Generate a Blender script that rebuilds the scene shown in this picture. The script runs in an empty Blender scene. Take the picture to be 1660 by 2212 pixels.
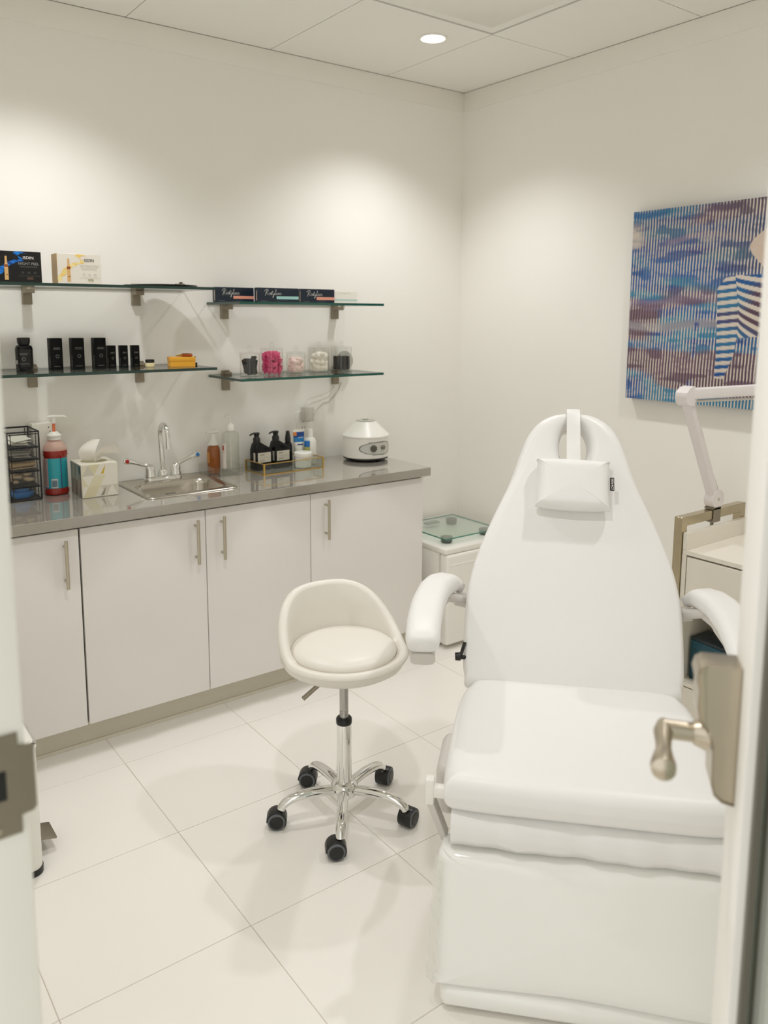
import bpy, bmesh, math, random
from math import sin, cos, pi, radians, sqrt, atan2, hypot
from mathutils import Vector, Matrix

random.seed(7)
SC = bpy.context.scene
COL = SC.collection

# ------------------------------------------------------------------ camera
W_PX, H_PX = 1660.0, 2212.0
F_PX, CX, CY = 1745.4, 834.5, 935.7
cam_d = bpy.data.cameras.new('camera')
cam = bpy.data.objects.new('camera', cam_d)
COL.objects.link(cam)
cam_d.sensor_fit = 'HORIZONTAL'
cam_d.sensor_width = 36.0
cam_d.lens = F_PX / W_PX * 36.0
cam_d.shift_x = (W_PX / 2 - CX) / W_PX
cam_d.shift_y = (CY - H_PX / 2) / W_PX
cam_d.clip_start = 0.02
yaw, pitch, roll = 0.9285, -0.1434, 0.0037
Fv = Vector((cos(yaw) * cos(pitch), sin(yaw) * cos(pitch), sin(pitch)))
Rv = Vector((sin(yaw), -cos(yaw), 0))
Uv = Rv.cross(Fv)
R2 = Rv * cos(roll) + Uv * sin(roll)
U2 = Uv * cos(roll) - Rv * sin(roll)
CAM = Vector((-2.8416, -3.1571, 1.4958))
cam.matrix_world = Matrix(((R2.x, U2.x, -Fv.x, CAM.x), (R2.y, U2.y, -Fv.y, CAM.y), (R2.z, U2.z, -Fv.z, CAM.z), (0, 0, 0, 1)))
cam_d.dof.use_dof = True
cam_d.dof.focus_distance = 2.45
cam_d.dof.aperture_fstop = 4.2
SC.camera = cam

# ------------------------------------------------------------------ world, exposure
world = bpy.data.worlds.new('world')
SC.world = world
world.use_nodes = True
bg = world.node_tree.nodes['Background']
bg.inputs[0].default_value = (1.0, 0.99, 0.965, 1)      # the lit corridor outside the doorway
bg.inputs[1].default_value = 0.95
SPOT_W = 25.0
SPOT_COL = (1.0, 0.992, 1.0)
SC.view_settings.view_transform = 'Standard'
SC.view_settings.look = 'None'
SC.view_settings.gamma = 1.0
SC.view_settings.use_curve_mapping = False
SC.view_settings.exposure = 0.40
SC.cycles.max_bounces = 16
SC.cycles.diffuse_bounces = 9
SC.cycles.glossy_bounces = 6
SC.cycles.transmission_bounces = 10
SC.cycles.transparent_max_bounces = 24
SC.cycles.caustics_reflective = True
SC.cycles.caustics_refractive = False
SC.cycles.blur_glossy = 1.0
SC.cycles.sample_clamp_indirect = 8.0


# ------------------------------------------------------------------ materials
def lin(c):
    return tuple(((v / 255.0) / 12.92 if v / 255.0 <= 0.04045 else ((v / 255.0 + 0.055) / 1.055) ** 2.4) for v in c)


def mat(name, col, rough=0.5, metal=0.0, spec=0.5, noise=0.0, nscale=40.0, bump=0.0, bscale=200.0, coat=0.0, srgb=True):
    m = bpy.data.materials.new(name)
    m.use_nodes = True
    nt = m.node_tree
    b = nt.nodes['Principled BSDF']
    c = lin(col) if srgb else col
    b.inputs['Base Color'].default_value = (*c, 1)
    b.inputs['Roughness'].default_value = rough
    b.inputs['Metallic'].default_value = metal
    b.inputs['Specular IOR Level'].default_value = spec
    if coat:
        b.inputs['Coat Weight'].default_value = coat
        b.inputs['Coat Roughness'].default_value = 0.04
    tc = nt.nodes.new('ShaderNodeTexCoord')
    if noise:
        n = nt.nodes.new('ShaderNodeTexNoise')
        n.inputs['Scale'].default_value = nscale
        n.inputs['Detail'].default_value = 4
        nt.links.new(tc.outputs['Object'], n.inputs['Vector'])
        mx = nt.nodes.new('ShaderNodeMixRGB')
        mx.inputs[1].default_value = (*[v * (1 - noise) for v in c], 1)
        mx.inputs[2].default_value = (*[min(1, v * (1 + noise)) for v in c], 1)
        nt.links.new(n.outputs['Fac'], mx.inputs[0])
        nt.links.new(mx.outputs[0], b.inputs['Base Color'])
    if bump:
        n2 = nt.nodes.new('ShaderNodeTexNoise')
        n2.inputs['Scale'].default_value = bscale
        n2.inputs['Detail'].default_value = 2
        nt.links.new(tc.outputs['Object'], n2.inputs['Vector'])
        bp = nt.nodes.new('ShaderNodeBump')
        bp.inputs['Strength'].default_value = bump
        bp.inputs['Distance'].default_value = 0.002
        nt.links.new(n2.outputs['Fac'], bp.inputs['Height'])
        nt.links.new(bp.outputs[0], b.inputs['Normal'])
    return m


def vcol(name, rough=0.45, coat=0.0):
    m = mat(name, (200, 200, 200), rough, coat=coat)
    nt = m.node_tree
    a = nt.nodes.new('ShaderNodeAttribute')
    a.attribute_name = 'Col'
    nt.links.new(a.outputs['Color'], nt.nodes['Principled BSDF'].inputs['Base Color'])
    return m


def glass(name, tint=(1, 1, 1), gloss=1.0, rough=0.01, base=0.0):
    """thin clear pane: light passes straight through, Fresnel reflection on top"""
    m = bpy.data.materials.new(name)
    m.use_nodes = True
    nt = m.node_tree
    nt.nodes.remove(nt.nodes['Principled BSDF'])
    out = nt.nodes['Material Output']
    tr = nt.nodes.new('ShaderNodeBsdfTransparent')
    tr.inputs[0].default_value = (*tint, 1)
    gl = nt.nodes.new('ShaderNodeBsdfGlossy')
    gl.inputs['Roughness'].default_value = rough
    fr = nt.nodes.new('ShaderNodeLayerWeight')          # Schlick: same on both sides of the pane
    po = nt.nodes.new('ShaderNodeMath')
    po.operation = 'POWER'
    po.inputs[1].default_value = 5.0
    nt.links.new(fr.outputs['Facing'], po.inputs[0])
    mu = nt.nodes.new('ShaderNodeMath')
    mu.operation = 'MULTIPLY_ADD'
    mu.inputs[1].default_value = 0.9 * gloss
    mu.inputs[2].default_value = 0.04 * gloss + base
    mu.use_clamp = True
    nt.links.new(po.outputs[0], mu.inputs[0])
    mx = nt.nodes.new('ShaderNodeMixShader')
    nt.links.new(mu.outputs[0], mx.inputs[0])
    nt.links.new(tr.outputs[0], mx.inputs[1])
    nt.links.new(gl.outputs[0], mx.inputs[2])
    nt.links.new(mx.outputs[0], out.inputs[0])
    return m


def frosted(name, tint, opacity, rough=0.4):
    """milky plastic: part straight-through, part diffuse"""
    m = mat(name, tint, rough)
    nt = m.node_tree
    b = nt.nodes['Principled BSDF']
    tr = nt.nodes.new('ShaderNodeBsdfTransparent')
    mx = nt.nodes.new('ShaderNodeMixShader')
    mx.inputs[0].default_value = opacity
    nt.links.new(tr.outputs[0], mx.inputs[1])
    nt.links.new(b.outputs[0], mx.inputs[2])
    nt.links.new(mx.outputs[0], nt.nodes['Material Output'].inputs[0])
    return m


def emit(name, col, s):
    m = bpy.data.materials.new(name)
    m.use_nodes = True
    nt = m.node_tree
    nt.nodes.remove(nt.nodes['Principled BSDF'])
    e = nt.nodes.new('ShaderNodeEmission')
    e.inputs[0].default_value = (*col, 1)
    e.inputs[1].default_value = s
    nt.links.new(e.outputs[0], nt.nodes['Material Output'].inputs[0])
    return m


WALL = mat('wall_paint', (245, 243, 238), 0.7, spec=0.25, noise=0.012, nscale=3, bump=0.05, bscale=350)
TRIMW = mat('trim_paint', (243, 241, 235), 0.5, spec=0.3)
CEIL = mat('ceiling_tile_board', (243, 241, 236), 0.85, spec=0.1, bump=0.08, bscale=500)
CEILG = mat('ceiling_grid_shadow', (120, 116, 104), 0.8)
TILE = mat('floor_porcelain', (244, 241, 235), 0.22, spec=0.4, noise=0.015, nscale=4)
GROUT = mat('floor_grout', (204, 193, 178), 0.8)
CONC = mat('corridor_floor', (215, 208, 196), 0.5)
CABW = mat('cabinet_laminate', (236, 233, 230), 0.28, spec=0.4)
CABD = mat('cabinet_gap_shade', (96, 98, 88), 0.6)  # carcass coloured dark to stand in for shade in the door gaps
KICK = mat('plinth_laminate_shaded', (216, 210, 194), 0.5)  # shade under the cabinets is put into this beige
QUARTZ = mat('quartz_grey', (160, 155, 146), 0.07, spec=0.8, noise=0.05, nscale=260, coat=0.9)
STEEL = mat('brushed_nickel', (196, 188, 172), 0.28, metal=1.0, noise=0.03, nscale=150)
STEELD = mat('satin_steel', (150, 142, 128), 0.38, metal=1.0)
SINKM = mat('sink_steel', (200, 194, 184), 0.22, metal=1.0, noise=0.04, nscale=120)
MIRROR = mat('mirror_silver', (235, 236, 235), 0.05, metal=1.0)
CHROME = mat('chrome', (232, 232, 230), 0.04, metal=1.0)
NICKEL = mat('warm_nickel', (196, 186, 168), 0.34, metal=1.0)
BRKT = mat('bracket_nickel', (150, 140, 124), 0.45, metal=0.6)
VINYL = mat('white_vinyl', (236, 235, 233), 0.38, spec=0.35, bump=0.04, bscale=600)
VINYLC = mat('cream_vinyl', (230, 226, 217), 0.36, spec=0.4, bump=0.03, bscale=600)
GLOSSW = mat('glossy_clear_covered_vinyl', (243, 243, 239), 0.08, spec=0.55, coat=0.6, bump=0.5, bscale=9)
PLASW = mat('white_plastic', (240, 238, 232), 0.35)
PLASG = mat('pale_grey_plastic', (206, 202, 196), 0.4)
LAMPW = mat('lamp_white_enamel', (232, 226, 226), 0.35)
CARTW = mat('cart_laminate', (238, 233, 222), 0.4)
BLACK = mat('black_plastic', (18, 18, 18), 0.35)
BLACKG = mat('black_gloss', (9, 9, 10), 0.14, spec=0.3)
BLACKM = mat('black_mesh_metal', (34, 34, 36), 0.5)
GREYR = mat('grey_rubber', (96, 100, 104), 0.5)
FOAMB = mat('black_foam', (42, 40, 38), 0.9)
PINK = mat('magenta_wrap', (216, 60, 120), 0.5, noise=0.25, nscale=90)
COTTON = mat('cotton', (240, 234, 222), 0.95, bump=0.4, bscale=140)
COTTONP = mat('cotton_blush', (238, 214, 206), 0.95, bump=0.4, bscale=140)
CARD = mat('kraft_stick_wood', (206, 176, 132), 0.7, noise=0.3, nscale=120)
LINEN = mat('beige_cotton_rolls', (206, 182, 150), 0.85, noise=0.25, nscale=90)
BLUEP = mat('blue_wrapper', (14, 118, 200), 0.35, noise=0.15, nscale=60)
REDL = mat('red_soap', (150, 34, 26), 0.15, spec=0.6)
AMBER = mat('amber_liquid', (150, 84, 30), 0.12, spec=0.6, noise=0.06, nscale=30)
ORANGE = mat('orange_tube', (226, 118, 76), 0.3)
GOLD = mat('gold_trim', (214, 176, 96), 0.3, metal=0.8)
YELLOW = mat('yellow_card', (238, 172, 46), 0.5)
COPPER = mat('copper', (196, 112, 78), 0.2, metal=0.9)
TEALB = mat('teal_marble', (20, 72, 88), 0.3, noise=0.6, nscale=45)
NAVY = mat('navy_card', (18, 32, 48), 0.4)
PRINT = vcol('printed_card', 0.42)
PRINTG = vcol('printed_gloss', 0.2)
PAINT = vcol('painted_canvas', 0.55)
WHITEC = mat('white_card', (240, 237, 228), 0.5)
INKW = mat('white_ink', (232, 230, 226), 0.5)
INKG = mat('grey_ink', (120, 116, 112), 0.5)
INKK = mat('dark_ink', (52, 52, 48), 0.5)
TISSUE = mat('tissue_paper', (244, 240, 234), 0.9)
GLS = glass('clear_shelf_glass', (0.975, 0.99, 0.98), 1.0)
GLSE = mat('green_glass_edge', (18, 84, 72), 0.12, spec=0.6)
GLSED = mat('dark_green_glass_edge', (34, 62, 56), 0.12, spec=0.6)
ACR = glass('clear_acrylic', (0.985, 0.987, 0.982), 1.0)
PETB = glass('clear_bottle_plastic', (0.94, 0.945, 0.92), 1.2, 0.05, 0.01)
RIB = glass('ribbed_glass', (0.84, 0.88, 0.85), 1.6, 0.05, 0.03)
SMOKE = glass('smoky_acrylic', (0.90, 0.90, 0.885), 1.2, 0.03, 0.02)
DOORG = glass('door_glass', (0.86, 0.905, 0.88), 1.0)
FROST = frosted('milky_bottle', (240, 200, 186), 0.55)
FROSTW = frosted('milky_clear', (222, 224, 214), 0.4)
LENS = emit('downlight_lens', (1.0, 0.97, 0.92), 9.0)


# ------------------------------------------------------------------ mesh builder
class MB:
    def __init__(s):
        s.bm = bmesh.new()
        s.cl = s.bm.loops.layers.color.new('Col') if False else s.bm.loops.layers.float_color.new('Col')
        s.mi = 0
        s.c = (0.8, 0.8, 0.8)
        s.M = Matrix.Identity(4)

    def v(s, p):
        return s.bm.verts.new(s.M @ Vector(p))

    def f(s, vs):
        try:
            f = s.bm.faces.new(vs)
        except ValueError:
            return None
        f.material_index = s.mi
        for l in f.loops:
            l[s.cl] = (*s.c, 1)
        return f

    def box(s, c, d, bev=0.0, seg=3, rot=None):
        """box centred at c with full size d"""
        T = Matrix.Translation(c)
        if rot is not None:
            T = T @ rot
        x, y, z = d[0] / 2, d[1] / 2, d[2] / 2
        tmp = bmesh.new()
        vs = [tmp.verts.new((a * x, b * y, e * z)) for a in (-1, 1) for b in (-1, 1) for e in (-1, 1)]
        for q in ((0, 1, 3, 2), (4, 6, 7, 5), (0, 4, 5, 1), (2, 3, 7, 6), (0, 2, 6, 4), (1, 5, 7, 3)):
            tmp.faces.new([vs[i] for i in q])
        if bev:
            bmesh.ops.bevel(tmp, geom=list(tmp.edges), offset=bev, segments=seg, profile=0.5, affect='EDGES')
        s.merge(tmp, T)
        return s

    def merge(s, tmp, T):
        mp = {}
        for v in tmp.verts:
            mp[v] = s.v(T @ v.co)
        for f in tmp.faces:
            s.f([mp[v] for v in f.verts])
        tmp.free()

    def span(s, a, b, bev=0.0, seg=3):
        return s.box([(a[i] + b[i]) / 2 for i in range(3)], [abs(b[i] - a[i]) for i in range(3)], bev, seg)

    def loft(s, rings, cap0=True, cap1=True, closed=True):
        R = [[s.v(p) for p in r] for r in rings]
        n = len(R[0])
        for a, b in zip(R[:-1], R[1:]):
            for i in range(n if closed else n - 1):
                j = (i + 1) % n
                s.f([a[i], a[j], b[j], b[i]])
        if cap0:
            s.f(list(reversed(R[0])))
        if cap1:
            s.f(R[-1])
        return s

    def lathe(s, prof, c=(0, 0, 0), seg=32, sx=1.0, sy=1.0, a0=0.0, a1=2 * pi, cap0=True, cap1=True):
        full = abs(a1 - a0 - 2 * pi) < 1e-6
        n = seg if full else seg + 1
        rings = []
        for r, z in prof:
            rings.append([(c[0] + max(r, 1e-5) * sx * cos(a0 + (a1 - a0) * i / seg), c[1] + max(r, 1e-5) * sy * sin(a0 + (a1 - a0) * i / seg), c[2] + z) for i in range(n)])
        return s.loft(rings, cap0 and full, cap1 and full, full)

    def cyl(s, p0, p1, r0, r1=None, seg=20, cap=True):
        return s.tube([p0, p1], [r0, r0 if r1 is None else r1], seg, cap)

    def tube(s, path, r, seg=12, cap=True, sx=1.0, up=(0, 0, 1)):
        P = [Vector(p) for p in path]
        rr = r if isinstance(r, (list, tuple)) else [r] * len(P)
        rings = []
        prev = None
        for i, p in enumerate(P):
            t = (P[min(i + 1, len(P) - 1)] - P[max(i - 1, 0)]).normalized()
            if prev is None:
                u = Vector(up)
                if abs(u.dot(t)) > 0.95:
                    u = Vector((1, 0, 0)) if abs(t.x) < 0.9 else Vector((0, 1, 0))
                n = (u - t * u.dot(t)).normalized()
            else:
                n = (prev - t * prev.dot(t)).normalized()
            prev = n
            b = t.cross(n)
            rings.append([p + n * rr[i] * cos(2 * pi * k / seg) + b * rr[i] * sx * sin(2 * pi * k / seg) for k in range(seg)])
        return s.loft(rings, cap, cap)

    def sweep(s, path, w, h, rc, n=4, up=(0, 0, 1)):
        """rounded-rectangle section swept along a path; w, h may be lists"""
        P = [Vector(p) for p in path]
        ws = w if isinstance(w, list) else [w] * len(P)
        hs = h if isinstance(h, list) else [h] * len(P)
        rings = []
        for i, p in enumerate(P):
            t = (P[min(i + 1, len(P) - 1)] - P[max(i - 1, 0)]).normalized()
            u = Vector(up)
            nn = (u - t * u.dot(t)).normalized()
            b = t.cross(nn)
            r = min(rc, ws[i] / 2 * 0.98, hs[i] / 2 * 0.98)
            ring = []
            for q, (sx, sy) in enumerate(((1, 1), (-1, 1), (-1, -1), (1, -1))):
                for k in range(n + 1):
                    a = (q + k / n) * pi / 2
                    ring.append(p + b * (sx * (ws[i] / 2 - r) + r * cos(a)) + nn * (sy * (hs[i] / 2 - r) + r * sin(a)))
            rings.append(ring)
        return s.loft(rings)

    def prism(s, pts, fn, d0, d1, inset=0.0):
        """2-D outline extruded between depths; fn(u, v, d) -> xyz"""
        return s.loft([[fn(u, v, d0) for u, v in pts], [fn(u, v, d1) for u, v in pts]])

    def quad(s, a, b, c, d):
        return s.f([s.v(a), s.v(b), s.v(c), s.v(d)])

    def ball(s, c, r, seg=16, rings=10):
        rx, ry, rz = r if isinstance(r, (list, tuple)) else (r, r, r)
        prof = [(sin(pi * i / rings), -cos(pi * i / rings)) for i in range(rings + 1)]
        R = [[(c[0] + rx * max(a, 1e-4) * cos(2 * pi * k / seg), c[1] + ry * max(a, 1e-4) * sin(2 * pi * k / seg), c[2] + rz * z) for k in range(seg)] for a, z in prof]
        return s.loft(R)

    def build(s, name, m, parent=None, ang=38.0, doubles=False):
        bm = s.bm
        if doubles:
            bmesh.ops.remove_doubles(bm, verts=list(bm.verts), dist=1e-5)
        bmesh.ops.recalc_face_normals(bm, faces=list(bm.faces))
        lim = radians(ang)
        for f in bm.faces:
            f.smooth = True
        for e in bm.edges:
            if len(e.link_faces) == 2:
                if e.calc_face_angle(0) > lim:
                    e.smooth = False
            else:
                e.smooth = False
        me = bpy.data.meshes.new(name)
        bm.to_mesh(me)
        bm.free()
        for x in (m if isinstance(m, (list, tuple)) else [m]):
            me.materials.append(x)
        o = bpy.data.objects.new(name, me)
        COL.objects.link(o)
        if parent is not None:
            o.parent = parent
        return o


def tag(o, label=None, cat=None, group=None, kind=None):
    if label: o['label'] = label
    if cat: o['category'] = cat
    if group: o['group'] = group
    if kind: o['kind'] = kind
    return o


def thing(name, label, cat, loc=(0, 0, 0), rz=0.0, group=None):
    o = bpy.data.objects.new(name, None)
    o.empty_display_size = 0.05
    o.location = loc
    o.rotation_euler = (0, 0, rz)
    COL.objects.link(o)
    return tag(o, label, cat, group)


def dup(root, loc, rz=None, label=None):
    r = root.copy()
    COL.objects.link(r)
    r.location = loc
    if rz is not None:
        r.rotation_euler = (0, 0, rz)
    if label:
        r['label'] = label
    for ch in list(root.children):
        c = ch.copy()
        COL.objects.link(c)
        c.parent = r
        for g in list(ch.children):
            d = g.copy()
            COL.objects.link(d)
            d.parent = c
    return r


def text(name, s, size, m, parent, loc, rot, shear=0.0, align='CENTER', sx=1.0, bold=0.0):
    cu = bpy.data.curves.new('lettering', 'FONT')
    cu.body = s
    cu.size = size
    cu.shear = shear
    cu.align_x = align
    cu.align_y = 'CENTER'
    cu.resolution_u = 3
    cu.offset = bold
    ob = bpy.data.objects.new('lettering_curve', cu)
    COL.objects.link(ob)
    bpy.context.view_layer.update()
    dg = bpy.context.evaluated_depsgraph_get()
    me = bpy.data.meshes.new_from_object(ob.evaluated_get(dg))
    bpy.data.objects.remove(ob)
    me.materials.clear()
    me.materials.append(m)
    o = bpy.data.objects.new(name, me)
    COL.objects.link(o)
    o.parent = parent
    o.location = loc
    o.rotation_euler = rot
    o.scale = (sx, 1, 1)
    return o


RX = lambda a: Matrix.Rotation(radians(a), 4, 'X')
RY = lambda a: Matrix.Rotation(radians(a), 4, 'Y')
RZ = lambda a: Matrix.Rotation(radians(a), 4, 'Z')

# ------------------------------------------------------------------ the room
ZC = 2.598
XL, YF = -2.65, -3.46
DY0, DY1, DZ = -3.335, -2.20, 2.12       # door opening in the left wall


def struct(name, b, m, parent=None):
    o = b.build(name, m, parent)
    if parent is None:
        o['kind'] = 'structure'
    return o


b = MB(); b.span((XL - 0.12, 0, 0), (0.12, 0.12, 2.72)); struct('wall_back', b, WALL)
b = MB(); b.span((0, YF - 0.12, 0), (0.12, 0.0, 2.72)); struct('wall_right', b, WALL)
b = MB(); b.span((XL - 0.12, YF - 0.12, 0), (0.0, YF, 2.72)); struct('wall_front', b, WALL)
b = MB()
b.span((XL - 0.12, DY1 + 0.04, 0), (XL, 0, 2.72))
b.span((XL - 0.12, YF, 0), (XL, DY0 - 0.04, 2.72))
b.span((XL - 0.12, DY0 - 0.04, DZ + 0.04), (XL, DY1 + 0.04, 2.72))
struct('wall_left', b, WALL)

# floor: grout bed with single tiles
b = MB(); b.span((-4.2, -4.6, -0.08), (XL, 0.1, -0.0005)); b.mi = 1; b.span((XL, YF, -0.08), (0, 0, -0.0016))
floor = struct('floor', b, [CONC, GROUT])
GX, GY, PX, PY = -2.0233, -0.5986, 0.4571, 0.4565
meshes = {}
for i in range(-3, 6):
    for j in range(-8, 3):
        x0, x1 = GX + i * PX, GX + (i + 1) * PX
        y0, y1 = GY + (j) * PY, GY + (j + 1) * PY
        x0, x1, y0, y1 = max(x0, XL + 0.001), min(x1, -0.001), max(y0, YF + 0.001), min(y1, -0.001)
        if x1 - x0 < 0.02 or y1 - y0 < 0.02:
            continue
        g = 0.0009
        b = MB(); b.span((x0 + g, y0 + g, -0.010), (x1 - g, y1 - g, 0.0), 0.0006, 1)
        b.build('floor_tile', TILE, floor)

# ceiling: slab, perimeter trim, lay-in tiles with dark shadow gaps
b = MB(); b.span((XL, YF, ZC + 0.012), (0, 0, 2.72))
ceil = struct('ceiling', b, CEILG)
LIGHTS = [(-0.647, -0.527), (-2.11, -0.527), (-0.647, -2.03), (-2.15, -2.03)]
CXS, CYS = [0.0 - 0.004, -0.4851], [0.0 - 0.004, -0.6973]
while CXS[-1] > XL + 0.02: CXS.append(max(CXS[-1] - 0.61, XL + 0.004))
while CYS[-1] > YF + 0.02: CYS.append(max(CYS[-1] - 0.61, YF + 0.004))
for i in range(len(CXS) - 1):
    for j in range(len(CYS) - 1):
        x1, x0, y1, y0 = CXS[i], CXS[i + 1], CYS[j], CYS[j + 1]
        if x1 - x0 < 0.02 or y1 - y0 < 0.02:
            continue
        g = 0.0022
        x0, x1, y0, y1 = x0 + g, x1 - g, y0 + g, y1 - g
        if i == 1 and j == 1:
            continue                                          # the air diffuser hangs in this opening
        hole = [l for l in LIGHTS if x0 < l[0] < x1 and y0 < l[1] < y1]
        b = MB()
        if not hole:
            b.span((x0, y0, ZC), (x1, y1, ZC + 0.012))
        else:
            hx, hy = hole[0]
            n = 48
            out, inn = [], []
            for k in range(n):
                a = 2 * pi * (k + 0.5) / n
                t = min(((x1 if cos(a) > 0 else x0) - hx) / cos(a) if abs(cos(a)) > 1e-6 else 9, ((y1 if sin(a) > 0 else y0) - hy) / sin(a) if abs(sin(a)) > 1e-6 else 9)
                out.append((hx + t * cos(a), hy + t * sin(a)))
                inn.append((hx + 0.046 * cos(a), hy + 0.046 * sin(a)))
            for pts in (out,):
                for cx_, cy_ in ((x0, y0), (x1, y0), (x1, y1), (x0, y1)):
                    q = min(range(n), key=lambda k: hypot(pts[k][0] - cx_, pts[k][1] - cy_))
                    pts[q] = (cx_, cy_)
            b.loft([[(x, y, ZC) for x, y in out], [(x, y, ZC) for x, y in inn], [(x, y, ZC + 0.012) for x, y in inn], [(x, y, ZC + 0.012) for x, y in out], [(x, y, ZC) for x, y in out]], False, False)
        b.build('ceiling_tile', CEIL, ceil)

# wall angle band just under the ceiling
for name, a, c in (('trim_1', (XL, -0.007, ZC - 0.092), (0, 0, ZC - 0.002)), ('trim_2', (-0.007, YF, ZC - 0.092), (0, -0.007, ZC - 0.002))):
    b = MB(); b.span(a, c, 0.002, 2); struct(name, b, TRIMW)

# square plaque air diffuser
t = thing('air_diffuser', 'white square ceiling air diffuser with a dropped centre panel', 'vent', (-0.7901, -1.0023, ZC))
b = MB()
h = 0.296
for q in range(4):
    b.M = RZ(90 * q)
    b.quad((-h, -h, 0.001), (h, -h, 0.001), (h - 0.010, -h + 0.010, -0.002), (-h + 0.010, -h + 0.010, -0.002))
    b.quad((-h + 0.010, -h + 0.010, -0.002), (h - 0.010, -h + 0.010, -0.002), (h - 0.060, -h + 0.060, 0.016), (-h + 0.060, -h + 0.060, 0.016))
    b.quad((-h, -h, 0.001), (-h, -h, 0.012), (h, -h, 0.012), (h, -h, 0.001))
b.M = Matrix.Identity(4)
b.quad((-0.25, -0.25, 0.018), (0.25, -0.25, 0.018), (0.25, 0.25, 0.018), (-0.25, 0.25, 0.018))
b.build('frame', PLASW, t)
b = MB(); b.box((0, 0, -0.003), (0.476, 0.476, 0.010), 0.004, 2); b.build('centre_panel', PLASW, t)
for x in (-0.15, 0.15):
    for y in (-0.15, 0.15):
        b = MB(); b.cyl((x, y, 0.0), (x, y, 0.018), 0.006, None, 10); b.build('hanger', PLASW, t)

# recessed downlights, each with its own lamp
names = ['recessed round downlight in the ceiling above the far corner', 'recessed round downlight over the left end of the counter',
         'recessed round downlight over the head of the treatment chair', 'recessed round downlight just inside the doorway']
for (lx, ly), lab in zip(LIGHTS, names):
    t = thing('downlight', lab, 'ceiling light', (lx, ly, ZC), 0, 'recessed downlights')
    b = MB(); b.lathe([(0.061, 0.0005), (0.060, -0.004), (0.050, -0.005), (0.045, 0.0), (0.045, 0.004), (0.0612, 0.004)], (0, 0, 0), 40, cap0=False, cap1=False); b.build('trim_ring', PLASW, t)
    b = MB(); b.lathe([(0.0445, 0.0), (0.040, 0.004), (0.0395, 0.0055)], (0, 0, 0), 40, cap0=False, cap1=False); b.build('reflector', mat('reflector_white', (250, 248, 244), 0.3) if 'reflector_white' not in bpy.data.materials else bpy.data.materials['reflector_white'], t)
    b = MB(); b.lathe([(0.0445, 0.0050), (0.0, 0.0050)], (0, 0, 0), 32, cap0=False, cap1=False); b.build('lens', LENS, t)
    ld = bpy.data.lights.new('downlight_lamp', 'SPOT')
    ld.energy = SPOT_W
    ld.color = SPOT_COL
    ld.spot_size = radians(118)
    ld.spot_blend = 0.75
    ld.shadow_soft_size = 0.04
    lo = bpy.data.objects.new('downlight_lamp', ld)
    COL.objects.link(lo)
    lo.parent = t
    lo.location = (0, 0, -0.012)

# baseboards
for name, a, c in (('baseboard_right', (-0.012, YF, 0), (0, -0.012, 0.10)), ('baseboard_back', (-0.63, -0.012, 0), (-0.012, 0, 0.10))):
    b = MB(); b.span(a, c, 0.003, 2); struct(name, b, TRIMW)

# ------------------------------------------------------------------ door frame and open glazed door
b = MB()
b.span((XL - 0.14, DY1, 0), (XL, DY1 + 0.04, DZ + 0.04), 0.004, 2)
b.span((XL - 0.14, DY0 - 0.04, 0), (XL, DY0, DZ + 0.04), 0.004, 2)
b.span((XL - 0.14, DY0, DZ), (XL, DY1, DZ + 0.04), 0.004, 2)
frame = struct('trim_3', b, TRIMW)
z0 = 0.957
b = MB()
zz = [(-0.062, -0.062), (-0.009, -0.062), (-0.009, -0.040), (0.004, -0.039), (0.008, -0.034), (0.008, 0.040), (0.005, 0.044), (-0.009, 0.046), (-0.009, 0.062), (-0.062, 0.062)]
ring = [(XL + u, DY1 - 0.0006, z0 + v) for u, v in zz]
b.loft([ring, [(x, y - 0.0035, z) for x, y, z in ring]])
sp = b.build('strike_plate', STEELD, frame)
sp['label'] = 'brushed steel strike plate on the left jamb'
b = MB(); b.box((XL - 0.0355, DY1 - 0.0046, z0 + 0.002), (0.024, 0.0016, 0.036), 0.0007, 1); b.build('latch_hole', BLACK, sp)
b = MB()
for dz in (-0.052, 0.052):
    b.M = Matrix.Translation((XL - 0.036, DY1 - 0.0042, z0 + dz)) @ RX(90)
    b.lathe([(0.0, 0.0012), (0.0045, 0.001), (0.005, -0.0005)], seg=16, cap0=False)
b.build('screw', STEEL, sp)

HX, HY, LW, BETA = XL + 0.005, -3.31, 1.03, 40.2
door = bpy.data.objects.new('door_1', None)
door.location = (HX, HY, 0); door.rotation_euler = (0, 0, radians(BETA)); COL.objects.link(door)
door['kind'] = 'structure'; door['label'] = 'white framed glazed door standing open, seen along its face'
# local +x runs from hinge to free edge, +y is the face towards the left of the picture
ST = 0.092
b = MB()
for a, c in (((0.0, -0.0225, 0.01), (ST, 0.0225, 2.10)), ((LW - ST, -0.0225, 0.01), (LW, 0.0225, 2.10)), ((ST, -0.0225, 0.01), (LW - ST, 0.0225, 0.20)), ((ST, -0.0225, 1.98), (LW - ST, 0.0225, 2.10))):
    b.span(a, c, 0.003, 2)
b.build('door_frame', TRIMW, door)
b = MB()
for y in (-0.007, 0.007):
    for a, c in (((ST, y - 0.004, 0.20), (ST + 0.012, y + 0.004, 1.98)), ((LW - ST - 0.014, y - 0.004, 0.20), (LW - ST, y + 0.004, 1.98)), ((ST, y - 0.004, 0.20), (LW - ST, y + 0.004, 0.212)), ((ST, y - 0.004, 1.968), (LW - ST, y + 0.004, 1.98))):
        b.span(a, c)
b.build('glazing_gasket', mat('gasket_rubber', (104, 100, 88), 0.5), door)
b = MB(); b.span((ST + 0.004, -0.003, 0.204), (LW - ST - 0.004, 0.003, 1.976)); b.build('glass_pane', DOORG, door)
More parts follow.
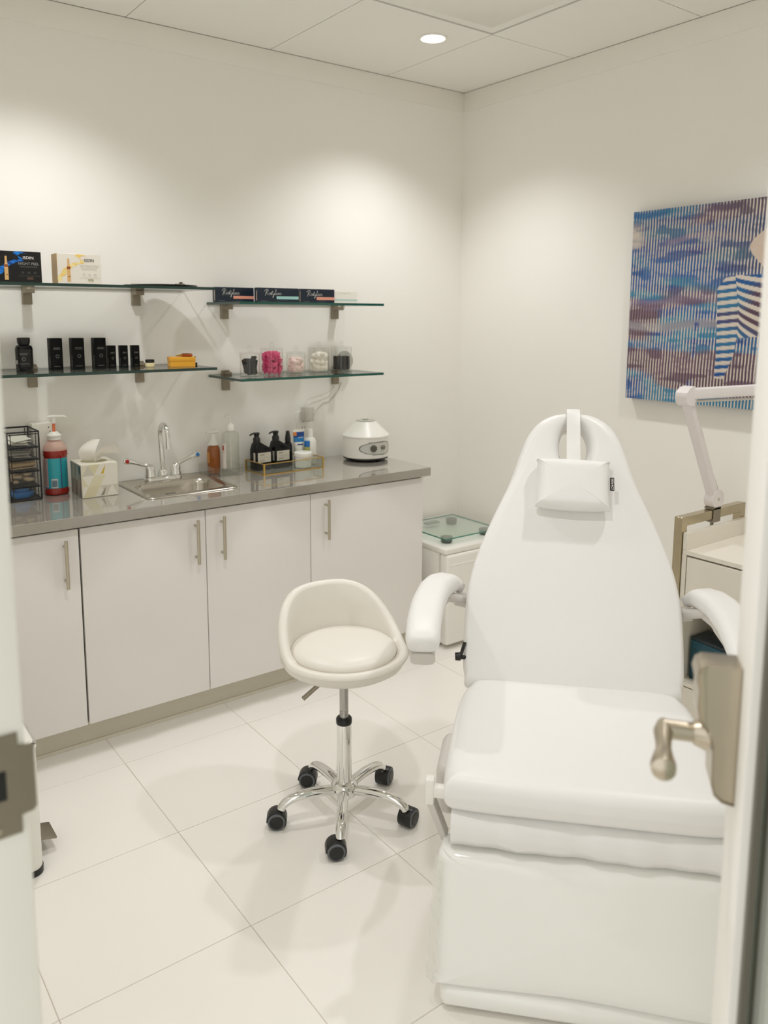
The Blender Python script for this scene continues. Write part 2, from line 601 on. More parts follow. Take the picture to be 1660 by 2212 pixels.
# lever set: deep escutcheon at the free stile, spindle and lever
esc = [(0.0225, -0.100), (0.038, -0.097), (0.048, -0.088), (0.052, -0.074), (0.053, -0.022), (0.060, -0.004), (0.071, 0.012), (0.074, 0.030), (0.073, 0.052), (0.077, 0.068), (0.074, 0.080), (0.066, 0.085), (0.0225, 0.085)]
ez = 0.976
xs0, xs1 = LW - 0.050, LW - 0.004
b = MB()
b.loft([[(xs0 + 0.004, 0.0225 + (u - 0.0225) * 0.93, ez + v * 0.985) for u, v in esc], [(xs0, u, ez + v) for u, v in esc], [(xs1, u, ez + v) for u, v in esc], [(xs1 + 0.002, 0.0225 + (u - 0.0225) * 0.95, ez + v * 0.99) for u, v in esc]])
esco = b.build('escutcheon', NICKEL, door, ang=50)
esco['label'] = 'brushed nickel lever lock'
hz = ez - 0.016
b = MB()
xc = LW - 0.028
b.cyl((xc, 0.056, hz), (xc, 0.074, hz), 0.022, 0.015, 24)
b.cyl((xc, 0.072, hz), (xc, 0.112, hz + 0.001), 0.0125, 0.0125, 24)
b.tube([(xc + 0.009, 0.102, hz + 0.001), (xc + 0.006, 0.108, hz + 0.001), (xc - 0.008, 0.112, hz), (xc - 0.030, 0.114, hz), (xc - 0.050, 0.1155, hz - 0.001), (xc - 0.070, 0.118, hz - 0.001), (xc - 0.090, 0.120, hz - 0.001), (xc - 0.100, 0.1205, hz - 0.001), (xc - 0.105, 0.121, hz - 0.001)], [0.008, 0.012, 0.0125, 0.0105, 0.0095, 0.0125, 0.0155, 0.0145, 0.007], 18)
b.build('lever', NICKEL, esco)

# ------------------------------------------------------------------ base cabinets, plinth, worktop
ZT, ZB = 0.844, 0.8076
CF = -0.4624                                   # door fronts
seams = [-2.645, -2.545, -2.0966, -1.6478, -1.2004, -0.632]
cab_lab = {1: 'white base cabinet under the tissue box, first door from the left', 2: 'white base cabinet under the sink, handle at its right edge',
           3: 'white base cabinet below the glass tray, handle at its left edge', 4: 'wider white base cabinet at the right end of the counter'}
hx = {1: -2.147, 2: -1.689, 3: -1.5868, 4: -1.1313}
b = MB(); b.span((seams[0], CF, 0.104), (seams[1] - 0.002, -0.002, ZB - 0.006)); 
fl = b.build('filler_panel', CABW); tag(fl, 'narrow white filler panel between left wall and first cabinet', 'panel')
for k in range(1, 5):
    x0, x1 = seams[k], seams[k + 1]
    t = thing('base_cabinet', cab_lab[k], 'cabinet', ((x0 + x1) / 2, 0, 0.104), 0, 'white base cabinets under the counter')
    cx_ = (x0 + x1) / 2
    b = MB(); hw = (x1 - x0) / 2 - 0.0005; zt_ = ZB - 0.110
    b.span((-hw, CF + 0.022, 0), (-hw + 0.016, -0.002, zt_)); b.span((hw - 0.016, CF + 0.022, 0), (hw, -0.002, zt_)); b.span((-hw + 0.016, CF + 0.022, 0), (hw - 0.016, -0.002, 0.016)); b.span((-hw + 0.016, -0.012, 0.016), (hw - 0.016, -0.002, zt_)); b.span((-hw + 0.016, CF + 0.022, zt_ - 0.03), (hw - 0.016, CF + 0.038, zt_))
    b.build('cabinet_body', CABD, t)
    if k == 4:
        b = MB(); b.span((x1 - cx_ - 0.0005, CF + 0.001, 0.0), (x1 - cx_ + 0.010, -0.002, ZB - 0.110)); b.build('end_panel', CABW, t)
    gl = {1: 0.0015, 2: 0.0035, 3: 0.0018, 4: 0.0018}[k]
    gr = {1: 0.003, 2: 0.0018, 3: 0.0018, 4: 0.0}[k]
    b = MB(); b.span((x0 - cx_ + gl, CF, 0.0), (x1 - cx_ - gr, CF + 0.019, 0.7957 - 0.104), 0.0012, 2)
    d = b.build('cabinet_door', CABW, t)
    hb = MB()
    hxx = hx[k] - cx_
    hb.cyl((hxx, CF - 0.030, 0.606 - 0.104), (hxx, CF - 0.030, 0.768 - 0.104), 0.006, None, 16)
    for z in (0.628, 0.745):
        hb.cyl((hxx, CF + 0.001, z - 0.104), (hxx, CF - 0.028, z - 0.104), 0.0045, None, 12)
    hb.build('door_handle', STEEL, d)
b = MB(); b.span((-2.645, -0.402, 0.0), (-0.635, -0.385, 0.104)); b.span((-2.645, -0.4045, 0), (-0.635, -0.402, 0.014), 0.001, 1)
b.mi = 0
pl = b.build('plinth', KICK); tag(pl, 'recessed plinth board, its beige tinted for shade, running along under the cabinets', 'plinth')

SX0, SX1, SY0, SY1 = -1.832, -1.472, -0.392, -0.030      # sink flange
HX0, HX1, HY0, HY1 = SX0 + 0.012, SX1 - 0.012, SY0 + 0.012, SY1 - 0.012
b = MB()
X0, X1, Y0, Y1 = -2.645, -0.6035, -0.4924, -0.002
top = [(X0, Y0), (X1, Y0), (X1, Y1), (X0, Y1)]; hol = [(HX0, HY0), (HX1, HY0), (HX1, HY1), (HX0, HY1)]
b.loft([[(x, y, ZB) for x, y in hol], [(x, y, ZB) for x, y in top], [(x, y, ZT - 0.0015) for x, y in top], [(x + (0.0015 if x < -2 else -0.0015), y + (0.0015 if y < -0.2 else 0), ZT) for x, y in top], [(x, y, ZT) for x, y in hol], [(x, y, ZB) for x, y in hol]], False, False)
ct = b.build('countertop', QUARTZ); tag(ct, 'polished grey quartz worktop along the whole back wall', 'worktop')


def rrect(x0, x1, y0, y1, r, n=6):
    pts = []
    for q, (cx_, cy_) in enumerate(((x1 - r, y1 - r), (x0 + r, y1 - r), (x0 + r, y0 + r), (x1 - r, y0 + r))):
        for k in range(n + 1):
            a = (q + k / n) * pi / 2
            pts.append((cx_ + r * cos(a), cy_ + r * sin(a)))
    return pts


sk = thing('sink', 'small stainless steel drop-in sink in the grey worktop', 'sink', (-1.652, -0.211, ZT))
b = MB()
ox, oy = 1.652, 0.211
def rr(x0, x1, y0, y1, r, z): return [(x + ox, y + oy, z) for x, y in rrect(x0, x1, y0, y1, r)]
bx0, bx1, by0, by1 = -1.799, -1.503, -0.345, -0.130
b.loft([rr(SX0, SX1, SY0, SY1, 0.03, 0.0008), rr(SX0 + 0.001, SX1 - 0.001, SY0 + 0.001, SY1 - 0.001, 0.03, 0.004), rr(SX0 + 0.008, SX1 - 0.008, SY0 + 0.008, SY1 - 0.008, 0.028, 0.006),
        rr(SX0 + 0.016, SX1 - 0.016, SY0 + 0.014, SY1 - 0.012, 0.026, 0.0035), rr(bx0 - 0.008, bx1 + 0.008, by0 - 0.008, by1 + 0.008, 0.05, 0.0032), rr(bx0, bx1, by0, by1, 0.045, 0.0005),
        rr(bx0 + 0.004, bx1 - 0.004, by0 + 0.004, by1 - 0.004, 0.044, -0.02), rr(bx0 + 0.012, bx1 - 0.012, by0 + 0.012, by1 - 0.012, 0.042, -0.11),
        rr(bx0 + 0.035, bx1 - 0.035, by0 + 0.035, by1 - 0.035, 0.035, -0.128), rr(-1.68, -1.62, -0.27, -0.21, 0.028, -0.132)], False, True)
b.build('basin', SINKM, sk, ang=60)
b = MB(); b.lathe([(0.034, -0.1315), (0.032, -0.1285), (0.024, -0.130), (0.0, -0.1305)], (0, -0.02, 0), 24, cap0=False, cap1=False); b.build('drain', STEELD, sk)

fc = thing('faucet', 'chrome gooseneck tap with red and blue wing handles behind the sink', 'faucet', (-1.655, -0.082, ZT + 0.0036))
b = MB()
b.loft([[(x, y, z) for x, y in rrect(-0.076 + i, 0.076 - i, -0.026 + i, 0.026 - i, 0.024 - i * 0.9)] for i, z in ((0, 0), (0, 0.010), (0.003, 0.015), (0.008, 0.018))])
b.build('base_plate', CHROME, fc)
b = MB()
b.lathe([(0.021, 0.015), (0.021, 0.03), (0.017, 0.040), (0.012, 0.046)], seg=24)
arc = [(0.0, 0.0, 0.04), (-0.003, 0.0, 0.12), (-0.006, 0.0, 0.175)]
for k in range(1, 13):
    a = pi * k / 12 * 0.98
    arc.append((-0.007, -0.042 + 0.042 * cos(a), 0.178 + 0.042 * 1.15 * sin(a)))
arc.append((-0.008, -0.087, 0.155))
b.tube(arc, [0.0105] * 2 + [0.0095] * (len(arc) - 3) + [0.0095], 16)
b.cyl((-0.008, -0.0868, 0.157), (-0.0085, -0.090, 0.136), 0.0112, None, 16)
b.build('spout', CHROME, fc, ang=50)
for sgn, cm, ccol in ((-1, (190, 40, 40), 'red_dot'), (1, (60, 130, 200), 'blue_dot')):
    b = MB()
    b.lathe([(0.022, 0.014), (0.022, 0.024), (0.0195, 0.032), (0.0205, 0.045), (0.018, 0.058), (0.010, 0.066)], (sgn * 0.052, 0, 0), 24)
    b.sweep([(sgn * 0.05, 0, 0.056), (sgn * 0.075, 0.0, 0.064), (sgn * 0.10, -0.002, 0.074), (sgn * 0.125, -0.004, 0.084), (sgn * 0.15, -0.005, 0.090), (sgn * 0.156, -0.005, 0.091)], [0.018, 0.013, 0.012, 0.013, 0.013, 0.009], [0.024, 0.015, 0.013, 0.019, 0.025, 0.017], 0.006)
    hnd = b.build('handle', CHROME, fc, ang=50)
    b = MB()
    b.M = Matrix.Translation((sgn * 0.145, -0.0118, 0.0890)) @ RX(90)
    b.lathe([(0.008, -0.002), (0.008, 0.001), (0.006, 0.0022), (0.0, 0.0025)], seg=20)
    b.M = Matrix.Identity(4)
    b.build('temperature_dot', mat(ccol, cm, 0.3), hnd)

# ------------------------------------------------------------------ glass wall shelves
def shelf(label, x0, x1, zt, brackets, dark):
    xc = (x0 + x1) / 2
    t = thing('glass_shelf', label, 'shelf', (xc, 0, zt), 0, 'glass wall shelves over the counter')
    b = MB()
    a, c = (x0 - xc, -0.305, -0.010), (x1 - xc, -0.004, 0.0)
    P = [(a[0], a[1]), (c[0], a[1]), (c[0], c[1]), (a[0], c[1])]
    b.mi = 0
    b.quad(*[(x, y, 0.0) for x, y in P]); b.quad(*[(x, y, -0.010) for x, y in reversed(P)])
    for i in range(4):
        p, q = P[i], P[(i + 1) % 4]
        b.mi = 2 if (i == 3 or dark) else 1
        b.quad((p[0], p[1], -0.010), (q[0], q[1], -0.010), (q[0], q[1], 0), (p[0], p[1], 0))
    b.build('glass_pane', [GLS, GLSE, GLSED], t, doubles=True)
    for bx in brackets:
        b = MB()
        b.span((bx - xc - 0.016, -0.020, -0.068), (bx - xc + 0.016, -0.0005, 0.016), 0.0015, 1)
        b.span((bx - xc - 0.016, -0.062, -0.028), (bx - xc + 0.016, -0.020, -0.0105), 0.0015, 1)
        b.span((bx - xc - 0.012, -0.050, 0.0005), (bx - xc + 0.012, -0.020, 0.010), 0.0015, 1)
        b.build('bracket', BRKT, t)
    return t


SUL, SLL, SUR, SLR = 1.602, 1.302, 1.551, 1.252
shelf('upper left glass shelf holding the two ampoule cartons', -2.33, -1.512, SUL, (-2.1105, -1.711), True)
shelf('lower left glass shelf holding the row of black boxes', -2.33, -1.512, SLL, (-2.1085, -1.708), True)
shelf('upper right glass shelf holding the navy cartons', -1.412, -0.722, SUR, (-1.3365, -0.7845), False)
shelf('lower right glass shelf holding the row of clear lidded jars', -1.412, -0.722, SLR, (-1.338, -0.784), False)


def bars(b, x0, x1, y, z, n, h, gap, col, jit=0.25, align='c'):
    """tiny illegible print lines on a face that looks along -y"""
    b.c = lin(col)
    for k in range(n):
        w = (x1 - x0) * (1 - jit * random.random())
        xm = (x0 + x1) / 2 if align == 'c' else x0 + w / 2
        b.quad((xm - w / 2, y, z - k * gap - h), (xm + w / 2, y, z - k * gap - h), (xm + w / 2, y, z - k * gap), (xm - w / 2, y, z - k * gap))


# ampoule cartons on the upper left shelf
def carton(name, label, loc, w, d, h, col, side, swirl, ink, ink2, words):
    t = thing(name, label, 'box', loc, 0, 'ampoule cartons on the upper left shelf')
    b = MB(); b.c = lin(col); b.box((0, 0, h / 2), (w, d, h), 0.0008, 1)
    for f in b.bm.faces:
        if abs(f.calc_center_median().x + w / 2) < 0.001:
            for l in f.loops: l[b.cl] = (*lin(side), 1)
    b.build('carton', PRINT, t)
    b = MB(); y = -d / 2 - 0.0004
    cs = [lin(s) for s in swirl]
    rnd = random.Random(3)
    path = [(-0.46, 0.10), (-0.44, 0.26), (-0.36, 0.34), (-0.33, 0.48), (-0.20, 0.60), (-0.05, 0.70), (0.08, 0.72), (0.05, 0.82), (-0.05, 0.90), (0.02, 0.97), (0.14, 0.96)]
    prev = None
    for i in range(41):
        q = i / 40 * (len(path) - 1); k = min(int(q), len(path) - 2); fr = q - k
        u = path[k][0] * (1 - fr) + path[k + 1][0] * fr; v = path[k][1] * (1 - fr) + path[k + 1][1] * fr
        wd = 0.035 + 0.045 * rnd.random()
        cur = ((u - wd * 0.7) * w, v * h + wd * 0.5 * h, (u + wd * 0.7) * w, v * h - wd * 0.5 * h)
        cur = (cur[0], min(cur[1], h - 0.001), cur[2], min(cur[3], h - 0.002))
        if prev:
            b.c = cs[rnd.randrange(len(cs))]
            b.quad((prev[0], y, prev[1]), (prev[2], y, prev[3]), (cur[2], y, cur[3]), (cur[0], y, cur[1]))
        prev = cur
    y -= 0.0004
    ax = -0.245 * w
    b.c = lin((222, 178, 118)); b.f([b.v((ax + dx, y, z * h)) for dx, z in ((-0.004, 0.62), (-0.006, 0.56), (-0.006, 0.10), (0.006, 0.10), (0.006, 0.56), (0.004, 0.62), (0.003, 0.84), (-0.003, 0.84))])
    y -= 0.0003
    b.c = lin((150, 84, 48)); b.quad((ax - 0.0058, y, 0.50 * h), (ax + 0.0058, y, 0.50 * h), (ax + 0.0058, y, 0.58 * h), (ax - 0.0058, y, 0.58 * h))
    b.c = lin((60, 50, 40)); b.quad((ax - 0.001, y, 0.25 * h), (ax + 0.004, y, 0.25 * h), (ax + 0.004, y, 0.268 * h), (ax - 0.001, y, 0.268 * h))
    bars(b, 0.02 * w, 0.42 * w, y, 0.545 * h, 2, 0.012 * h, 0.028 * h, ink2)
    for k in range(3):
        bars(b, (0.06 + 0.13 * k) * w, (0.13 + 0.13 * k) * w, y, 0.37 * h, 3, 0.010 * h, 0.026 * h, ink2, 0.5)
    bars(b, 0.0, 0.46 * w, y, 0.24 * h, 1, 0.010 * h, 0.02, ink2, 0)
    bars(b, 0.18 * w, 0.32 * w, y, 0.195 * h, 3, 0.014 * h, 0.028 * h, words[2], 0.15)
    b.build('printed_front', PRINT, t)
    text('lettering', words[0], 0.0135, words[3], t, (0.225 * w, y - 0.0003, 0.80 * h), (pi / 2, 0, 0), 0, sx=1.05, bold=0.00015)
    text('lettering', words[1], words[4], words[5], t, (0.225 * w, y - 0.0003, 0.615 * h), (pi / 2, 0, 0), 0)
    return t


carton('ampoule_carton', 'black ampoule carton with blue swirl and gold side', (-2.1775, -0.165, SUL), 0.150, 0.07, 0.106, (10, 10, 14), (190, 150, 92),
       [(12, 96, 190), (10, 70, 150), (20, 130, 220)], (230, 226, 220), (92, 88, 86), ('ISDIN', 'NIGHT PEEL', (120, 90, 76), INKW, 0.0125, mat('ink_silver', (168, 164, 160), 0.5)))
carton('ampoule_carton', 'white ampoule carton with yellow swirl and gold side', (-1.976, -0.165, SUL), 0.150, 0.07, 0.106, (236, 230, 220), (186, 152, 94),
       [(240, 222, 150), (246, 230, 170), (244, 206, 110)], (60, 58, 52), (204, 196, 188), ('ISDIN', 'ULTRAGLICAN', (150, 150, 96), INKK, 0.0095, mat('ink_pale', (186, 180, 172), 0.5)))

# round black hand mirror lying face up: it throws the soft bright patch on the wall
t = thing('hand_mirror', 'round black framed mirror lying face up near the right end of the upper left shelf', 'mirror', (-1.652, -0.150, SUL))
b = MB(); b.lathe([(0.97, 0.0), (1.0, 0.003), (1.0, 0.007), (0.985, 0.0085), (0.93, 0.0085), (0.925, 0.0065)], seg=56, sx=0.126, sy=0.126, cap1=False); b.build('frame', BLACKG, t, ang=30)
b = MB(); b.lathe([(0.117, 0.0066), (0.0, 0.0066)], seg=56, cap0=False, cap1=False); b.build('mirror_face', MIRROR, t)
b = MB(); b.sweep([(-0.118, -0.002, 0.004), (-0.140, -0.003, 0.004), (-0.150, -0.004, 0.004)], [0.035, 0.030, 0.022], 0.007, 0.003); b.build('mirror_handle', BLACKG, t)
t = thing('ring_stand', 'tiny dark metal ring lying on the round mirror', 'ring', (-1.622, -0.235, SUL + 0.0069))
b = MB()
b.tube([(0.016 * cos(2 * pi * k / 24), 0.010 * sin(2 * pi * k / 24), 0.003) for k in range(25)], 0.003, 8)
b.build('ring', STEELD, t)
b = MB(); b.box((0.004, 0, 0.008), (0.012, 0.010, 0.006), 0.002, 2); b.build('clasp', BLACK, t)

# black pill bottles on the lower left shelf
def pill(label, loc):
    t = thing('supplement_bottle', label, 'bottle', loc, radians(-8), 'black bottles on the lower left shelf')
    b = MB(); b.lathe([(0.027, 0), (0.029, 0.003), (0.029, 0.078), (0.026, 0.086), (0.019, 0.090), (0.019, 0.094)], seg=36); b.build('bottle_body', BLACKG, t)
    b = MB(); b.lathe([(0.0195, 0.092), (0.0215, 0.1), (0.022, 0.113), (0.0205, 0.115), (0.0, 0.115)], seg=36, cap1=False); b.build('cap', BLACK, t)
    lab = MB(); r = 0.0293
    def patch(a0, a1, z0, z1, col, rr=r):
        lab.c = lin(col); n = max(2, int(abs(a1 - a0) / 6))
        for k in range(n):
            p = [radians(a0 + (a1 - a0) * (k + e) / n) for e in (0, 1)]
            lab.quad((rr * cos(p[0]), rr * sin(p[0]), z0), (rr * cos(p[1]), rr * sin(p[1]), z0), (rr * cos(p[1]), rr * sin(p[1]), z1), (rr * cos(p[0]), rr * sin(p[0]), z1))
    patch(-200, -20, 0.012, 0.074, (16, 16, 17))
    r2 = r + 0.0003
    for z, aw in ((0.058, 30), (0.054, 24), (0.022, 34)):
        patch(-98 - aw, -98 + aw, z, z + 0.0025, (104, 102, 98), r2)
    patch(-165, -142, 0.022, 0.036, (176, 172, 166), r2)
    lab.c = lin((120, 118, 114))
    for k in range(16):
        a0, a1 = 2 * pi * k / 16, 2 * pi * (k + 1) / 16
        def pp(a, q): 
            an = radians(-98) + q * cos(a) / r2
            return (r2 * 1.003 * cos(an), r2 * 1.003 * sin(an), 0.040 + q * sin(a))
        lab.quad(pp(a0, 0.0045), pp(a1, 0.0045), pp(a1, 0.0065), pp(a0, 0.0065))
    lab.build('label', PRINT, t)
    return t


pill('black round bottle beside the tall black boxes, lower left shelf', (-2.146, -0.075, SLL))
pill('black round bottle cut off by the left edge of the photo', (-2.262, -0.10, SLL))

def blackbox(label, loc, w, d, h, group):
    t = thing('black_carton', label, 'box', loc, 0, group)
    b = MB(); b.box((0, 0, h / 2), (w, d, h), 0.0012, 2); b.build('carton', mat('black_card', (10, 10, 11), 0.5, spec=0.15) if 'black_card' not in bpy.data.materials else bpy.data.materials['black_card'], t)
    b = MB(); y = -d / 2 - 0.0004
    bars(b, -w * 0.30, w * 0.34, y, h * 0.70, 2, h * 0.022, h * 0.04, (96, 92, 90))
    bars(b, -w * 0.30, w * 0.30, y, h * 0.11, 1, h * 0.022, h * 0.04, (84, 82, 80))
    b.c = lin((110, 108, 104)); ro = min(w * 0.16, 0.0065)
    for k in range(16):
        a0, a1 = 2 * pi * k / 16, 2 * pi * (k + 1) / 16
        b.quad(*[(w * 0.05 + q * cos(a), y, h * 0.42 + q * sin(a)) for a, q in ((a0, ro * 0.72), (a1, ro * 0.72), (a1, ro), (a0, ro))])
    b.c = lin((70, 70, 70)); x = -w / 2 - 0.0004
    for k in range(6):
        b.quad((x, -d * 0.40, h * (0.06 + 0.065 * k)), (x, -d * 0.05, h * (0.06 + 0.065 * k)), (x, -d * 0.05, h * (0.10 + 0.065 * k)), (x, -d * 0.40, h * (0.10 + 0.065 * k)))
    b.build('printed_front', PRINT, t)
    return t


for x, y, lab in ((-2.043, -0.085, 'tall black carton next to the black round bottle, first of the three tall ones'), (-1.969, -0.095, 'tall black carton, middle one of the three tall ones'), (-1.893, -0.105, 'tall black carton beside the small black cartons, last of the three tall ones')):
    blackbox(lab, (x, y, SLL), 0.042, 0.042, 0.112, 'tall black cartons on the lower left shelf')
for x, y, lab in ((-1.841, -0.085, 'small black carton nearest the tall cartons'), (-1.797, -0.09, 'small black carton in the middle of the three small ones'), (-1.755, -0.098, 'small black carton beside the little cream jar')):
    blackbox(lab, (x, y, SLL), 0.028, 0.028, 0.082, 'small black cartons on the lower left shelf')
t = thing('cream_jar', 'little pale cream jar with a black lid on the lower left shelf', 'jar', (-1.711, -0.135, SLL))
b = MB(); b.lathe([(0.015, 0), (0.0175, 0.002), (0.0175, 0.014), (0.016, 0.016)], seg=28); b.build('jar_body', mat('cream_glass', (226, 214, 170), 0.25), t)
b = MB(); b.lathe([(0.0165, 0.0155), (0.0168, 0.016), (0.0168, 0.027), (0.0155, 0.028), (0, 0.028)], seg=28, cap1=False); b.build('lid', BLACK, t)
t = thing('gift_box', 'yellow cardboard box on the lower left shelf', 'box', (-1.594, -0.158, SLL), radians(-14))
b = MB(); b.box((0, 0, 0.0115), (0.094, 0.080, 0.023), 0.001, 1); b.build('box_body', YELLOW, t)
b = MB(); b.box((0, 0, 0.0285), (0.097, 0.083, 0.015), 0.0015, 2); b.build('box_lid', YELLOW, t)
t = thing('copper_pen', 'copper applicator pen lying on the yellow box', 'pen', (-1.588, -0.165, SLL + 0.0365), radians(-38))
b = MB(); b.tube([(-0.004, 0, 0.0065), (0.010, 0, 0.0065), (0.030, 0, 0.0065), (0.036, 0, 0.0065)], [0.0062, 0.0065, 0.0065, 0.003], 16); b.build('barrel', COPPER, t)
b = MB(); b.tube([(-0.030, 0, 0.0045), (-0.018, 0, 0.005), (-0.004, 0, 0.0065)], [0.0015, 0.003, 0.0055], 12); b.build('tip', GOLD, t)
t = thing('wire_tool', 'small black wire tool with a loop, right of the yellow box', 'tool', (-1.530, -0.12, SLL), radians(15))
b = MB(); b.box((0, 0, 0.005), (0.030, 0.022, 0.010), 0.003, 2); b.build('base', BLACK, t)
b = MB(); b.tube([(-0.005, 0, 0.008), (-0.004, 0, 0.03), (-0.010, 0, 0.040), (-0.030, 0, 0.046)], 0.0018, 8); b.tube([(0.004, 0, 0.008), (0.012, 0, 0.034)], 0.0025, 8); b.tube([(0.0, 0, 0.008), (0.0, 0, 0.024)], 0.0025, 8); b.build('wires', BLACK, t)

SCRIPT = [[(-0.3, 1.5), (0.3, 2.2), (1.4, 2.35), (1.9, 1.9), (1.5, 1.35), (0.75, 1.15)], [(1.05, 2.15), (0.8, 1.2), (0.45, -0.3)], [(0.9, 1.15), (1.5, 0.35), (1.9, 0.0), (2.2, 0.2), (2.7, 0.6), (2.8, 0.95), (2.5, 0.95), (2.4, 0.4), (2.7, 0.0), (3.1, 0.2), (3.5, 1.0), (3.7, 0.5), (3.5, 0.05), (3.25, 0.1)],
          [(3.55, 0.05), (3.9, 0.3), (4.4, 1.9), (4.2, 0.5), (4.4, 0.0), (4.8, 0.4), (4.85, 0.9), (4.95, 0.2), (5.3, 0.2), (5.65, 1.0), (5.2, -0.9), (4.9, -1.0), (5.3, -0.1), (5.8, 0.3), (6.4, 2.0), (6.2, 2.1), (6.1, 0.4), (6.4, 0.0), (6.7, 0.3)], [(4.0, 1.3), (4.85, 1.35)],
          [(7.3, 0.9), (6.9, 1.0), (6.7, 0.4), (7.0, 0.0), (7.4, 0.8), (7.35, 0.2), (7.6, 0.1), (7.8, 0.4), (7.95, 0.95), (7.95, 0.05), (8.3, 0.9), (8.5, 0.8), (8.5, 0.1), (8.8, 0.2), (9.2, 0.7), (9.2, 0.98), (8.95, 0.8), (9.0, 0.1), (9.4, 0.1), (9.9, 0.5)]]


def script_word(x0, z0, y, u, parent):
    """the handwritten word Restylane drawn as thin ink ribbons"""
    b = MB(); hw = 0.00085
    for st in SCRIPT:
        P = [Vector((x0 + (px + 0.18 * pz) * u, 0, z0 + pz * u * 1.2)) for px, pz in st]
        Q = []
        for i in range(len(P) - 1):
            p0, p1, p2, p3 = P[max(i - 1, 0)], P[i], P[i + 1], P[min(i + 2, len(P) - 1)]
            for k in range(4):
                q = k / 4
                Q.append(0.5 * ((2 * p1) + (p2 - p0) * q + (2 * p0 - 5 * p1 + 4 * p2 - p3) * q * q + (3 * p1 - p0 - 3 * p2 + p3) * q ** 3))
        Q.append(P[-1])
        for a, c in zip(Q[:-1], Q[1:]):
            d = (c - a)
            if d.length < 1e-6: continue
            d.normalize(); nn = Vector((-d.z, 0, d.x)) * hw; a = a - d * 0.0004; c = c + d * 0.0004
            b.quad((a.x - nn.x, y, a.z - nn.z), (c.x - nn.x, y, c.z - nn.z), (c.x + nn.x, y, c.z + nn.z), (a.x + nn.x, y, a.z + nn.z))
    return b.build('lettering', INKW, parent)


# navy cartons on the upper right shelf
def navy(label, x0, x1, yf, h, strip, mt=NAVY, word='Restylane'):
    w = x1 - x0; d = 0.026
    t = thing('navy_carton' if mt is NAVY else 'white_carton', label, 'box', ((x0 + x1) / 2, yf + d / 2, SUR), 0, 'cartons on the upper right shelf')
    b = MB(); b.box((0, 0, h / 2), (w, d, h), 0.0008, 1); b.build('carton', mt, t)
    y = -d / 2 - 0.0004
    b = MB(); b.c = lin(strip)
    if mt is NAVY:
        b.quad((-w * 0.04, y, h * 0.24), (w / 2, y, h * 0.24), (w / 2, y, h * 0.44), (-w * 0.04, y, h * 0.44))
        bars(b, -w * 0.02, w * 0.22, y, h * 0.18, 1, h * 0.03, 0.01, (70, 74, 84), 0)
        bars(b, -w * 0.42, -w * 0.26, y, h * 0.12, 1, h * 0.04, 0.01, (90, 92, 98), 0)
        b.c = lin((176, 160, 150)); xx = -w / 2 - 0.0004
        b.quad((xx, -d * 0.42, h * 0.12), (xx, -d * 0.1, h * 0.12), (xx, -d * 0.1, h * 0.80), (xx, -d * 0.42, h * 0.80))
    else:
        b.quad((-w * 0.5, y, h * 0.22), (w / 2, y, h * 0.22), (w / 2, y, h * 0.36), (-w * 0.5, y, h * 0.36))
    b.build('printed_strip', PRINT, t)
    if mt is NAVY:
        script_word(-w * 0.33, h * 0.52, y - 0.0004, 0.0080, t)
    else:
        b = MB(); b.c = lin((206, 200, 192))
        for q in range(2):
            pts = [(-0.02 + 0.03 * q + 0.02 * cos(a), h * 0.66 + 0.010 * sin(a)) for a in [pi * k / 10 for k in range(11)]]
            for p, r in zip(pts[:-1], pts[1:]):
                b.quad((p[0], y, p[1]), (r[0], y, r[1]), (r[0], y, r[1] + 0.0015), (p[0], y, p[1] + 0.0015))
        b.build('printed_swirl', PRINT, t)


navy('navy carton with a salmon stripe, leftmost on the upper right shelf', -1.410, -1.236, -0.085, 0.061, (226, 156, 134))
navy('navy carton with a pale turquoise stripe', -1.262, -1.068, -0.165, 0.060, (160, 206, 202))
navy('navy carton with a salmon stripe beside the white carton', -1.050, -0.880, -0.155, 0.060, (226, 156, 134))
navy('white carton with a thin turquoise line at the end of the shelf', -0.868, -0.742, -0.13, 0.055, (184, 214, 206), WHITEC)

# clear lidded jars on the lower right shelf
def canister(label, x, y, r, h, content):
    t = thing('clear_jar', label, 'jar', (x, y, SLR), 0, 'clear lidded jars on the lower right shelf')
    b = MB(); b.lathe([(r, 0.0), (r, h)], seg=36, cap1=False); b.lathe([(r - 0.002, 0.008), (r - 0.002, h)], seg=36, cap1=False); b.lathe([(r, h), (r - 0.002, h)], seg=36, cap0=False, cap1=False); b.build('jar_body', ACR, t)
    b = MB(); b.lathe([(r + 0.001, h + 0.0005), (r + 0.001, h + 0.005), (r * 0.95, h + 0.006), (0, h + 0.006)], seg=36, cap0=True, cap1=False)
    b.ball((0, 0, h + 0.020), (0.011, 0.011, 0.013), 16, 10); b.build('lid', ACR, t)
    content(t, r - 0.004, h)
    return t


def c_black(t, r, h):
    b = MB(); rnd = random.Random(1)
    for k in range(34):
        a = rnd.random() * 6.28; q = r * 0.66 * rnd.random() ** 0.5
        b.box((q * cos(a), q * sin(a), 0.034 + 0.012 * rnd.random()), (0.022, 0.007, 0.056), 0.002, 1, RZ(rnd.random() * 180) @ RY(rnd.uniform(-18, 18)))
    for k in range(5):
        a = rnd.random() * 6.28; q = r * 0.5
        b.box((q * cos(a), q * sin(a), 0.068), (0.012, 0.004, 0.03), 0.001, 1, RZ(rnd.random() * 180) @ RY(rnd.uniform(-35, 35)))
    b.build('foam_wedges', FOAMB, t)['kind'] = 'stuff'


